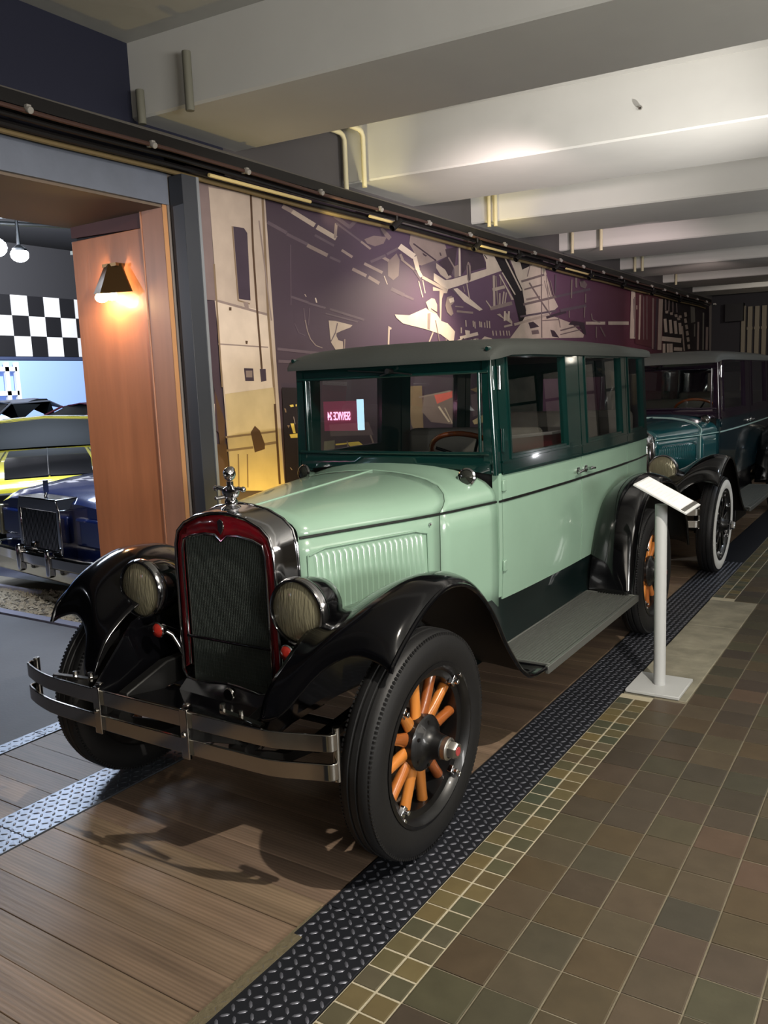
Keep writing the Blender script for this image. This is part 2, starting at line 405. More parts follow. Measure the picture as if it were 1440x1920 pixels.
REAR_F = [
    [(.575, 2.10, .385), (.62, 2.09, .385), (.70, 2.08, .385), (.79, 2.08, .385), (.82, 2.10, .385)],
    [(.575, 2.15, .55), (.62, 2.13, .56), (.70, 2.11, .57), (.79, 2.13, .56), (.82, 2.16, .54)],
    [(.575, 2.24, .74), (.62, 2.21, .77), (.70, 2.19, .80), (.79, 2.21, .78), (.82, 2.24, .74)],
    [(.565, 2.40, .87), (.62, 2.38, .91), (.70, 2.37, .935), (.79, 2.38, .915), (.82, 2.40, .88)],
    [(.56, 2.70, .92), (.62, 2.70, .96), (.70, 2.69, .985), (.79, 2.69, .965), (.82, 2.69, .935)],
    [(.50, 3.04, .84), (.60, 3.05, .89), (.70, 3.06, .92), (.79, 3.04, .90), (.82, 3.02, .865)],
    [(.48, 3.28, .66), (.60, 3.31, .68), (.70, 3.33, .70), (.79, 3.30, .69), (.82, 3.27, .66)],
    [(.48, 3.36, .45), (.60, 3.41, .46), (.70, 3.43, .46), (.79, 3.40, .45), (.82, 3.36, .44)]]

def build_fender(parent, s, st, name):
    if s > 0 and name == 'front_fender': st = [[(x, y + .018 * (k / 5), z + .035 * (k / 5)) for k, (x, y, z) in enumerate(st[0])]] + st[1:]
    rows = fender_surface(st, s)
    mb = MB(); mb.grid(rows)
    f = mb.build(name, [BLACK, SATIN], parent, solid=.006, under=True)
    mb = MB(); mb.tube([r[-1] for r in rows], .008, 8); mb.build('rolled_edge', BLACK, f)
    return f

def build_lamp(parent, x, P, zc=.815):
    h = empty('headlamp', (x, -.14, zc)); h.parent = parent
    AX = frame((0, 0, 0), (0, -1, 0))
    mb = MB(); mb.lathe([(.104, .0), (.107, -.02), (.105, -.08), (.092, -.13), (.060, -.165), (.02, -.178), (.0001, -.18)], 40, AX)
    mb.build('lamp_bucket', BLACK, h)
    mb = MB(); mb.lathe([(.104, -.03), (.113, -.028), (.118, -.014), (.118, .0), (.113, .012), (.106, .014), (.102, .006), (.102, -.01)], 48, AX)
    mb.build('lamp_rim', CHROME if P['bright'] else BLACK, h)
    if not P['bright']:
        mb = MB(); mb.lathe([(.106, .0145), (.1125, .0125), (.1185, .001), (.1192, -.012), (.1175, -.013)], 48, AX); mb.build('rim_trim', CHROME, h)
    mb = MB(); mb.lathe([(.104, .004), (.08, .013), (.045, .019), (.0001, .021)], 40, AX)
    mb.build('lamp_lens', LENS, h)
    mb = MB(); mb.cyl((0, .07, -.09), (0, .07, -.20), .016); mb.cyl((0, .07, -.17), (0, .07, -.20), .028, n=16)
    mb.build('lamp_post', BLACK, h, bevel=.003)
    return h

def build_sedan(name, loc, P):
    car = empty(name, loc)
    BODY, TOP, HOODM = P['body'], P['top'], P['hood']
    # ---- frame rails, axles, springs (dark underparts)
    mb = MB()
    for s in (-1, 1):
        mb.bar([(s * .30, -.36, .44), (s * .31, -.15, .50), (s * .33, .15, .49), (s * .36, .8, .47), (s * .38, 2.3, .47), (s * .38, 2.75, .60), (s * .38, 3.35, .50)], .045, .10)
    for y in (-.02, .9, 2.0, 3.2): mb.box(-.34, .34, y - .03, y + .03, .43, .49)
    fr = mb.build('chassis_frame', SATIN, car, bevel=.006)
    for s in (-1, 1):
        mb = MB()
        mb.bar([(s * .30, -.39, .40), (s * .30, -.2, .31), (s * .30, 0, .285), (s * .30, .25, .31), (s * .30, .5, .42)], .05, .035)
        mb.tube([(s * .30 - .035, -.39, .42), (s * .30 + .035, -.39, .42)], .022)
        mb.build('leaf_spring', SATIN, fr)
        mb = MB(); mb.bar([(s * .38, 2.1, .42), (s * .38, 2.45, .31), (s * .38, 2.76, .29), (s * .38, 3.1, .32), (s * .38, 3.42, .44)], .05, .035)
        mb.build('leaf_spring', SATIN, fr)
    mb = MB(); mb.tube([(-.63, 0, .37), (-.5, 0, .33), (-.3, 0, .27), (0, 0, .26), (.3, 0, .27), (.5, 0, .33), (.63, 0, .37)], .026)
    mb.tube([(-.60, .14, .30), (.60, .14, .30)], .013)
    for s in (-1, 1): mb.cyl((s * .60, 0, .38), (s * .67, 0, .38), .10, n=28); mb.cyl((s * .60, 0, .30), (s * .60, 0, .46), .028)
    mb.build('front_axle', SATIN, fr)
    mb = MB(); mb.tube([(-.66, 2.76, .38), (.66, 2.76, .38)], .038); mb.sphere((0, 2.76, .38), .13)
    mb.build('rear_axle', SATIN, fr)
    mb = MB(); mb.box(-.24, .24, .04, .60, .42, .70); mb.build('engine', SATIN, car, bevel=.02)
    # ---- wheels
    for s in (1, -1):
        build_wheel(car, (.728 if s > 0 else -.634, 0, .380), s, math.radians(2.2 if s > 0 else -3), P)
        build_wheel(car, (s * .708, 2.76, .380), s, 0, P, tip=.115)
    # ---- fenders
    for s in (1, -1):
        build_fender(car, s, FRONT_F, 'front_fender'); build_fender(car, s, REAR_F, 'rear_fender')
        # inner wheel arch apron
        mb = MB(); mb.slab([[(s * .415, -.40, .50), (s * .415, -.2, .70), (s * .415, .1, .79), (s * .44, .5, .66), (s * .47, .72, .5)],
                            [(s * .36, -.36, .42), (s * .36, -.2, .45), (s * .36, .1, .46), (s * .37, .5, .46), (s * .38, .72, .46)]], (0, 0, -.006))
        mb.build('fender_apron', BLACK, car)
        # running board and valance
        mb = MB(); mb.box(.56 * s, .85 * s, .86, 2.10, .362, .388)
        rbd = mb.build('running_board', BLACK, car, bevel=.004)
        mb = MB(); mb.box(.575 * s, .835 * s, .87, 2.09, .388, .392)
        for k in range(17):
            x = .585 + k * .0152
            mb.box(s * x, s * (x + .007), .875, 2.085, .391, .3955)
        mb.build('ribbed_mat', ALU, rbd, smooth=False)
        mb = MB()
        mb.tube([(s * .572, .87, .392), (s * .572, 2.09, .392)], .006, 8); mb.bar([(s * .846, .84, .378), (s * .846, 2.11, .378)], .016, .034)
        mb.bar([(s * .572, .868, .392), (s * .848, .868, .392)], .012, .012); mb.bar([(s * .572, 2.095, .392), (s * .848, 2.095, .392)], .012, .012)
        mb.build('board_edging', ALU, rbd, bevel=.003)
        mb = MB(); rows = []
        for y in np.linspace(.70, 2.2, 7):
            rows.append([(s * (side_x(max(y, 1.04), .60) - .01), y, .60), (s * (side_x(max(y, 1.04), .60) - .005), y, .55), (s * .555, y, .50), (s * .56, y, .43), (s * .575, y, .385)])
        mb.slab(rows, (-s * .012, 0, 0)); mb.build('sill_valance', P['valance'], car)
        mb = MB(); mb.box(s * .56, s * .72, .95, 1.35, .24, .362) if P['wood'] is False else None
        if mb.v: mb.build('battery_box', SATIN, car, bevel=.01)
    # ---- radiator shell
    half = [(.243, .52), (.243, .70), (.242, .92), (.238, 1.00), (.222, 1.052), (.185, 1.085), (.12, 1.113), (.05, 1.126), (0, 1.129)]
    inner = [(.204, .54), (.204, .70), (.204, .92), (.202, .985), (.192, 1.022), (.15, 1.038), (.08, 1.050), (.03, 1.048), (0, 1.026)]
    def full(h): return [(-x, z) for x, z in h] + [(x, z) for x, z in reversed(h[:-1])]
    fo, fi = full(half), full(inner)
    def ringrow(pts, y, dx=0, dz=0): return [(x * (1 + dx), y, z + dz * max(0, (z - .9) / .2)) for x, z in pts]
    mb = MB()
    mb.grid([ringrow(fo, -.105, -.012, -.004), ringrow(fo, -.108, .0), ringrow(fo, -.100, .022, .003), ringrow(fo, -.06, .030, .008), ringrow(fo, -.02, .045, .014), ringrow(fo, .01, .055, .016), ringrow(fo, .012, .03, .008)])
    mb.tube([(x * 1.0, -.107, z) for x, z in fo], .0055, 8); mb.tube([(x, -.108, z) for x, z in fi], .0045, 8)
    mb.tube([(x * 1.06, .008, z + .016 * max(0, (z - .9) / .2)) for x, z in fo], .005, 8)
    # lower chrome valance with its flared feet
    for s in (-1, 1):
        mb.slab([[(s * .243, -.108, .56), (s * .250, -.04, .56)], [(s * .240, -.110, .52), (s * .262, -.04, .50)], [(s * .222, -.115, .495), (s * .27, -.04, .45)], [(s * .20, -.118, .485), (s * .26, -.04, .42)]], (s * .004, 0, 0))
        mb.tube([(s * .243, -.108, .56), (s * .240, -.112, .515), (s * .215, -.118, .488), (s * .15, -.120, .478), (s * .06, -.124, .492), (0, -.125, .497)], .006, 8)
    mb.slab([[(x, -.122, .482 + .015 * (1 - abs(x) / .22)) for x in np.linspace(-.22, .22, 9)], [(x, -.150, .425 - .005 * (1 - abs(x) / .22)) for x in np.linspace(-.25, .25, 9)]], (0, .006, 0))
    sh = mb.build('radiator_shell', CHROME, car)
    mb = MB(); mb.lathe([(.0001, 0), (.022, 0), (.026, -.004), (.027, -.008)], 28, frame((.012, -.142, .462), (0, -1, 0))); mb.build('crank_hole_cover', OLDCHROME, sh)
    mb = MB(); mb.grid([ringrow(fo, -.1035, -.03, -.008), ringrow(fi, -.1035)]); mb.build('enamel_surround', P['rad'], sh, solid=.003)
    mb = MB()
    mb.box(-.20, .20, -.095, -.02, .47, 1.04)
    core = mb.build('radiator_core', MESHK, sh)
    mb = MB()
    for k in range(46): x = -.19 + k * .38 / 45; mb.box(x - .0012, x + .0012, -.099, -.094, .50, 1.04 if abs(x) > .03 else 1.03)
    for k in range(38):
        z = .505 + k * .0144; mb.box(-.192, .192, -.0975, -.094, z, z + .0022)
    g = mb.build('radiator_fin', MESHK, sh, smooth=False); g['kind'] = 'stuff'
    mb = MB(); mb.tube([(-.205, -.112, .652), (.205, -.112, .652)], .006); mb.tube([(-.40, -.07, .665), (-.2, -.085, .645), (.2, -.085, .645), (.40, -.07, .665)], .011)
    mb.build('tie_bar', BLACK, car)
    # badge
    mb = MB(); M = frame((0, -.106, 1.078), (0, -1, 0))
    mb.lathe([(.0001, .004), (.012, .0035), (.015, 0)], 20, M @ Matrix.Diagonal((1, 1, 1, 1)))
    mb.prism([(-.014, -.107, 1.098), (0, -.107, 1.108), (.014, -.107, 1.098), (.012, -.107, 1.066), (0, -.107, 1.048), (-.012, -.107, 1.066)], (0, -.004, 0))
    mb.build('radiator_badge', OLDCHROME, sh, bevel=.0015)
    # mascot: small bust with raised collar on the filler cap
    mb = MB(); mb.lathe([(.038, 0), (.038, .012), (.030, .018), (.022, .022), (.024, .035), (.020, .045), (.016, .055)], 20, Matrix.Translation((0, -.045, 1.128)))
    sh2 = mb.build('radiator_cap', CHROME, sh)
    mb = MB()
    mb.sphere((0, -.045, 1.262), .024, 14, 0, (.92, 1, 1.12)); mb.tube([(0, -.045, 1.235), (0, -.045, 1.215)], .012)
    mb.lathe([(.010, .052), (.026, .058), (.034, .075), (.032, .088), (.014, .098), (.009, .104)], 16, Matrix.Translation((0, -.045, 1.120)) @ Matrix.Diagonal((1.15, .7, 1, 1)))
    for s in (-1, 1):
        mb.tube([(s * .028, -.045, 1.205), (s * .048, -.055, 1.212), (s * .062, -.05, 1.208)], [.010, .008, .006]); mb.sphere((s * .066, -.05, 1.208), .011, 10)
        mb.tube([(s * .018, -.055, 1.18), (s * .036, -.075, 1.176)], .007); mb.sphere((s * .040, -.078, 1.176), .008, 10)
    mb.sphere((0, -.069, 1.258), .005, 8); mb.sphere((0, -.035, 1.275), .014, 10)
    mb.build('mascot_figure', CHROME, sh2)
    # ---- hood and cowl
    ts = [0, .12, .25, .4, .55, .7, .82, .9, .96, 1]
    ys = 12
    def skin(y0f, y1f, z0, s, tl): return [[hood_pt(lerp(y0f(t), y1f(t), i / ys), t, z0, s) for t in tl] for i in range(ys + 1)]
    mb = MB()
    for s in (-1, 1): mb.grid(skin(lambda t: .012, seam_y, .60, s, ts))
    hd = mb.build('hood', HOODM, car, solid=.004)
    mb = MB(); mb.tube([hood_pt(y, 0) for y in np.linspace(.02, .875, 8)], .0045, 8); mb.build('hood_hinge', HOODM, hd)
    for s in (-1, 1):
        mb = MB(); tl = [1, 1.15, 1.3, 1.5, 1.75, 2]
        mb.grid(skin(lambda t: .012, seam_y, .60, s, tl)); sd = mb.build('hood_side', HOODM, car, solid=.004)
        # embossed louvre field
        fo_ = MB()
        def sp(y, z, o): return (s * (hood_w(y) + .003 + o), y, z)
        pth = [sp(.04, .70, .004), sp(.04, .965, .004)] + [sp(y, .965 + (.018 if .07 < y < .55 else 0), .004) for y in np.linspace(.045, .585, 9)] + [sp(.585, .70, .004)]
        fo_.tube(pth, .004, 6); fo_.build('panel_embossing', HOODM, sd)
        for k in range(20):
            y = .075 + k * .0252
            mbx = MB(); z0, z1 = .70, .972
            rows = []
            for z in [z0, z0 + .012, z0 + .03, (z0 + z1) / 2, z1 - .02, z1 - .008, z1]:
                e = 1 if z0 + .01 < z < z1 - .01 else .15
                rows.append([sp(y - .0095, z, -.001), sp(y - .004, z, .005 * e), sp(y + .002, z, .0105 * e), sp(y + .0055, z, .006 * e), sp(y + .0065, z, -.001)])
            mbx.grid(rows); mbx.build('louvre', HOODM, sd, sharp=60)
        if P['wood']:
            mb = MB(); mb.sphere(sp(.60, 1.0, .006), .006, 8); mb.build('hood_catch', CHROME, sd)
    mb = MB()
    for s in (-1, 1):
        mb.grid(skin(lambda t: seam_y(t) + .005, lambda t: 1.045, .60, s, ts)); mb.grid([[hood_pt(lerp(seam_y(t) + .005, 1.05, i / 6), t, .56, s) for t in [1, 1.2, 1.5, 1.8, 2]] for i in range(7)])
    cw = mb.build('cowl', HOODM, car, solid=.004)
    if not P['wood']:
        mb = MB(); mb.tube([hood_pt(seam_y(t) + .003, t, .6, s) for s in (1,) for t in [0, .2, .4, .6, .8, .9, 1, 1.3, 1.7]], .006, 8)
        mb.tube([hood_pt(seam_y(t) + .003, t, .6, -1) for t in [0, .2, .4, .6, .8, .9, 1, 1.3, 1.7]], .006, 8); mb.build('hood_ledge_strip', P['line'], cw)
        for k, zz in enumerate((1.0, .985)):
            pass
    for s in (-1, 1):
        # black pin stripe along hood, doors and body
        mb = MB(); mb.tube([(s * (hood_w(y) + .0035), y, 1.033) for y in np.linspace(.014, 1.04, 14)], .0048, 6)
        mb.tube([(s * (side_x(y, 1.033) + .0035), y, 1.033) for y in np.linspace(1.05, 1.085, 3)], .0048, 6)
        mb.build('waist_stripe', P['line'], cw)
        mb = MB(); mb.tube([(s * (side_x(y, 1.033) + .0035), y, 1.033) for y in np.linspace(2.835, 3.36, 6)], .0048, 6); mb.build('waist_stripe', P['line'], cw)
        # cowl lamp
        a = (s * .445, .955, 1.148)
        mb = MB(); M = frame(a, (s * .12, -1, .18))
        mb.lathe([(.0001, -.045), (.022, -.042), (.034, -.018), (.036, .0), (.041, .007), (.041, .016), (.034, .021)], 24, M)
        mb.cyl((s * .445, .965, 1.10), (s * .445, .962, 1.135), .012)
        cl = mb.build('cowl_lamp', CHROME, cw)
        mb = MB(); mb.lathe([(.034, .016), (.022, .024), (.0001, .028)], 20, M); mb.build('lamp_lens', mat('dark_lens', (40, 42, 38), .1, .2, 1), cl)
        if P['wood']: tagp = cl
    # ---- body sides
    GZ0, GZ1 = 1.232, 1.662; TZ = 1.695
    for s in (-1, 1):
        mb = MB()   # front post
        side_patch(mb, s, 1.05, 1.078, .60, 1.155, 0, .03, 0, 1, 5); side_patch(mb, s, 1.03, 1.078, 1.155, TZ, 0, .045, 1, 1, 5)
        mb.tube([(s * (side_x(1.05, z) - .006), 1.035, z) for z in (1.15, 1.4, TZ)], .014, 10, 1)
        mb.build('windshield_post', [BODY, TOP], car)
        def door(y0, y1, nm, wy0, wy1, front):
            mb = MB()
            zb = .585
            side_patch(mb, s, y0, y1, zb, 1.150, 0, .03, 0, 6, 6)
            side_patch(mb, s, y0, y1, 1.150, GZ0, .003, .033, 1, 6, 2); side_patch(mb, s, y0, y1, GZ1, TZ - .012, .003, .033, 1, 6, 1)
            side_patch(mb, s, y0, wy0, GZ0, GZ1, .003, .033, 1, 1, 4); side_patch(mb, s, wy1, y1, GZ0, GZ1, .003, .033, 1, 1, 4)
            ring_patch(mb, s, wy0 - .022, wy1 + .022, GZ0 - .022, GZ1 + .016, .012, .009, .010, 1)
            side_patch(mb, s, y0, y1, 1.148, 1.160, .009, .010, 1, 6, 1)      # belt mouldings
            side_patch(mb, s, y0, y1, 1.1985, 1.208, .008, .008, 1, 6, 1)
            side_patch(mb, s, y0, y1, 1.0275, 1.0385, .006, .008, 2, 6, 1)
            d = mb.build(nm, [BODY, TOP, P['line']], car)
            g = MB(); side_patch(g, s, wy0 - .006, wy1 + .006, GZ0 - .004, GZ1 + .004, -.012, .004, 0, 2, 2); g.build('side_glass', GLASS, d)
            yh = y1 - .055 if front else y0 + .05
            h = MB(); xx = side_x(yh, 1.06)
            h.lathe([(.0001, 0), (.020, 0), (.019, .006), (.009, .010), (.008, .030), (.0001, .030)], 16, frame((s * xx, yh, 1.075), (s, 0, 0)))
            dr = -1 if front else 1
            h.tube([(s * (xx + .028), yh - dr * .012, 1.076), (s * (xx + .032), yh + dr * .02, 1.078), (s * (xx + .030), yh + dr * .07, 1.072)], [.009, .008, .006])
            h.build('door_handle', CHROME, d)
            for hz in ((1.57, 1.30) if front else ()):
                q = MB(); q.cyl((s * (side_x(y0, hz) + .012), y0 + .004, hz - .05), (s * (side_x(y0, hz) + .012), y0 + .004, hz + .05), .0085, n=10); q.build('door_hinge', CHROME if hz > 1.5 else TOP, d)
            if front:
                for hz in (.74, 1.10):
                    q = MB(); q.box(s * (side_x(y0, hz)), s * (side_x(y0, hz) + .012), y0 - .01, y0 + .022, hz - .025, hz + .025); q.build('door_hinge', BODY, d, bevel=.003)
            return d
        door(1.084, 2.006, 'front_door', 1.185, 1.800, True)
        door(2.018, 2.826, 'rear_door', 2.118, 2.718, False)
        mb = MB()   # rear quarter
        y0, y1 = 2.836, 3.37
        side_patch(mb, s, y0, y1, .56, 1.150, 0, .03, 0, 6, 6)
        side_patch(mb, s, y0, y1, 1.150, GZ0, .003, .033, 1, 5, 2); side_patch(mb, s, y0, y1, GZ1, TZ, .003, .033, 1, 5, 1)
        side_patch(mb, s, y0, 2.90, GZ0, GZ1, .003, .033, 1, 1, 4); side_patch(mb, s, 3.25, y1, GZ0, GZ1, .003, .033, 1, 2, 4)
        ring_patch(mb, s, 2.88, 3.27, GZ0 - .022, GZ1 + .016, .012, .009, .010, 1)
        side_patch(mb, s, y0, y1, 1.148, 1.160, .009, .010, 1, 5, 1); side_patch(mb, s, y0, y1, 1.1985, 1.208, .008, .008, 1, 5, 1)
        q = mb.build('rear_quarter', [BODY, TOP], car)
        g = MB(); side_patch(g, s, 2.894, 3.256, GZ0 - .004, GZ1 + .004, -.012, .004, 0, 2, 2); g.build('side_glass', GLASS, q)
        mb = MB(); mb.tube([(s * (side_x(y, 1.69) + .006), y, 1.693) for y in np.linspace(1.0, 3.36, 12)], .009, 8); mb.build('drip_rail', TOP, car)
    # rear panel
    mb = MB()
    def backrow(z, y): return [(side_x(3.37, z) * math.sin(a), y - .0 + .10 * math.cos(a) ** .7 if abs(a) < PI / 2 - .01 else y, z) for a in np.linspace(-PI / 2, PI / 2, 15)]
    mb.grid([backrow(z, 3.37 - .03 * max(0, (.9 - z))) for z in (.5, .8, 1.0, 1.15)], 0); mb.grid([backrow(z, 3.37) for z in (1.15, 1.28)], 1)
    mb.grid([backrow(z, 3.37) for z in (1.56, TZ)], 1)
    for sl in ((0, 5), (9, 14)):
        mb.grid([backrow(z, 3.37)[sl[0]:sl[1] + 1] for z in (1.28, 1.56)], 1)
    rp = mb.build('rear_panel', [BODY, TOP], car, solid=.01)
    g = MB(); g.grid([backrow(z, 3.36)[5:10] for z in (1.28, 1.56)]); g.build('rear_glass', GLASS, rp)
    # ---- windshield
    WY = 1.035
    mb = MB()
    xs = np.linspace(-.52, .52, 17)
    def arch(x): return 1.168 + .034 * (1 - (x / .52) ** 2)
    mb.slab([[(x, WY - .012, arch(x) - .012) for x in xs], [(x, WY - .016, arch(x) + .025) for x in xs], [(x, WY - .006, 1.238) for x in xs]], (0, .03, 0))
    mb.slab([[(x, WY - .006, 1.600) for x in xs], [(x, WY - .010, 1.655) for x in xs], [(x, WY - .02, TZ) for x in xs]], (0, .04, 0))
    for s in (-1, 1): mb.box(s * .49, s * .528, WY - .012, WY + .03, 1.20, TZ)
    for s in (-1, 1): mb.tube([(s * .474, WY - .012, 1.24), (s * .474, WY - .012, 1.60)], .008)
    mb.tube([(x, WY - .014, 1.245) for x in xs], .008); mb.tube([(x, WY - .012, 1.598) for x in xs], .007)
    ws = mb.build('windshield_frame', TOP, car)
    g = MB(); g.box(-.485, .485, WY + .002, WY + .006, 1.225, 1.61); g.build('windshield_glass', WSGLASS, ws)
    mb = MB(); mb.tube([(.15, WY - .03, 1.60), (.04, WY - .035, 1.615), (-.02, WY - .03, 1.60)], .004); mb.tube([(.02, WY - .03, 1.615), (-.20, WY - .028, 1.632)], .003)
    mb.cyl((.03, WY - .01, 1.62), (.03, WY - .05, 1.62), .012); mb.build('wiper', SATIN, ws)
    # ---- roof
    mb = MB(); rows = []
    Y0, Y1 = P['visor'], 3.46
    for y in list(np.linspace(Y0, Y0 + .16, 6)) + list(np.linspace(Y0 + .4, Y1 - .3, 6)) + list(np.linspace(Y1 - .16, Y1, 6)):
        e = 1.0
        if y < Y0 + .16: e = math.sqrt(max(0, 1 - ((Y0 + .16 - y) / .16) ** 2))
        if y > Y1 - .16: e = math.sqrt(max(0, 1 - ((y - Y1 + .16) / .16) ** 2))
        crown = 1.698 + .078 * (.35 + .65 * e) * min(1, .55 + .45 * min((y - Y0) / .8, (Y1 - y) / .8, 1))
        wr = .550 + .028 * e - (0 if y < 3.3 else (y - 3.3) * .5)
        row = []
        for a in np.linspace(-PI / 2, PI / 2, 21):
            x = wr * math.copysign(abs(math.sin(a)) ** .75, math.sin(a)); z = 1.688 + (crown - 1.688) * max(0, math.cos(a)) ** .62 * (.25 + .75 * e)
            row.append((x, y, z - .03 * (1 - e) * (y < Y0 + .2)))
        rows.append(row)
    mb.grid(rows); 
    mb.grid([[(p[0], p[1], 1.672 - .028 * max(0, 1 - (p[1] - Y0) / .2)) for p in (r[0], r[-1])] for r in rows])
    for k in (0, -1): mb.grid([[r[k] for r in rows], [(r[k][0], r[k][1], 1.672 - .028 * max(0, 1 - (r[k][1] - Y0) / .2)) for r in rows]])
    mb.grid([rows[0], [(p[0], p[1], 1.644) for p in rows[0]]]); mb.grid([rows[-1], [(p[0], p[1], 1.670) for p in rows[-1]]])
    rf = mb.build('roof', P['roofm'], car, sharp=50)
    # ---- interior
    mb = MB(); mb.box(-.52, .52, .95, 3.34, .50, .53); mb.box(-.53, .53, 1.06, 1.10, .53, 1.17); mb.box(-.50, .50, 1.10, 1.14, 1.05, 1.19); mb.build('cabin_floor', DARKIN, car)
    mb = MB(); mb.box(-.48, .48, 1.55, 2.0, .70, .88); mb.box(-.49, .49, 1.98, 2.10, .72, 1.30)
    mb.build('front_seat', SEAT, car, bevel=.04, seg=3)
    mb = MB(); mb.box(-.48, .48, 2.65, 3.12, .70, .90); mb.box(-.49, .49, 3.08, 3.26, .72, 1.34)
    mb.build('rear_seat', SEAT, car, bevel=.04, seg=3)
    mb = MB(); M = frame((.27, 1.36, 1.19), (0, .62, .78), (1, 0, 0))
    mb.tube([M @ Vector((.212 * math.cos(a), .212 * math.sin(a), 0)) for a in [2 * PI * k / 40 for k in range(40)]], .013, 10, closed=True)
    sw = mb.build('steering_wheel', WHEELWOOD, car)
    mb = MB()
    for k in range(4):
        a = k * PI / 2 + .5; mb.tube([M @ Vector((0, 0, -.01)), M @ Vector((.19 * math.cos(a), .19 * math.sin(a), 0))], .008)
    mb.cyl(M @ Vector((0, 0, .01)), M @ Vector((0, -.0, -.5)), .02); mb.build('steering_column', BLACK, sw)
    # ---- lamps and bumper
    for s in (1, -1):
        build_lamp(car, s * .385 - .025, P)
        h = MB(); c = Vector((s * .315 + .01, -.165, .672)); h.lathe([(.0001, -.03), (.020, -.026), (.029, -.008), (.031, .002), (.028, .006)], 20, frame(c, (0, -1, 0)))
        h.tube([c + Vector((0, .02, 0)), c + Vector((-s * .02, .05, -.03)), c + Vector((-s * .05, .07, -.10))], .009)
        ml = h.build('marker_lamp', CHROME, car)
        h = MB(); h.lathe([(.028, .004), (.020, .015), (.0001, .021)], 18, frame(c, (0, -1, 0))); h.build('red_lens', REDLENS if P['wood'] else LENS, ml)
        mb = MB(); mb.bar([(s * .24, -.10, .56), (s * .26, -.16, .54), (s * .262, -.20, .47)], .012, .04) if False else None
    def bpath(z):
        pts = [(-.728, -.385, z), (-.738, -.40, z), (-.730, -.425, z), (-.70, -.44, z), (-.60, -.470, z), (-.45, -.492, z), (0, -.500, z), (.45, -.492, z), (.55, -.484, z), (.62, -.463, z), (.68, -.443, z), (.715, -.430, z), (.724, -.410, z)]
        return pts
    bp = empty('front_bumper', (-.022, 0, P['bz'])); bp.parent = car
    for z in (.533, .443):
        mb = MB(); mb.bar(cr(bpath(z), 3), .010, .052); mb.build('bumper_bar', OLDCHROME, bp, bevel=.002)
    for s in (-1, 1):
        mb = MB(); mb.cyl((s * .716, -.400, .405), (s * .716, -.400, .572), .012, n=12); mb.build('end_pin', OLDCHROME, bp)
        mb = MB(); x = s * .212 - .012
        mb.box(x - .017, x + .017, -.514, -.500, .405, .572); mb.box(x - .012, x + .012, -.502, -.484, .575, .583); mb.sphere((x, -.514, .488), .010, 10)
        mb.build('bumper_clamp', OLDCHROME, bp, bevel=.004)
        mb = MB(); mb.bar([(x, -.49, .488), (s * .30, -.40, .46), (s * .305, -.30, .45)], .030, .05); mb.build('bumper_bracket', SATIN, bp, bevel=.004)
        mb = MB(); mb.bar([(s * .30, -.44, .575), (s * .32, -.46, .570), (s * .5, -.475, .562)], .018, .008); mb.cyl((s * .32, -.455, .56), (s * .32, -.455, .592), .009, n=8); mb.cyl((s * .40, -.46, .56), (s * .40, -.46, .585), .008, n=8)
        mb.build('clamp_bolt', OLDCHROME, bp)
    # splash apron between the frame horns
    mb = MB(); mb.slab([[(-.30, -.35, .48), (0, -.34, .475), (.30, -.35, .48)], [(-.30, -.12, .44), (0, -.12, .43), (.30, -.12, .44)]], (0, 0, -.006)); mb.build('splash_apron', BLACK, car)
    return car

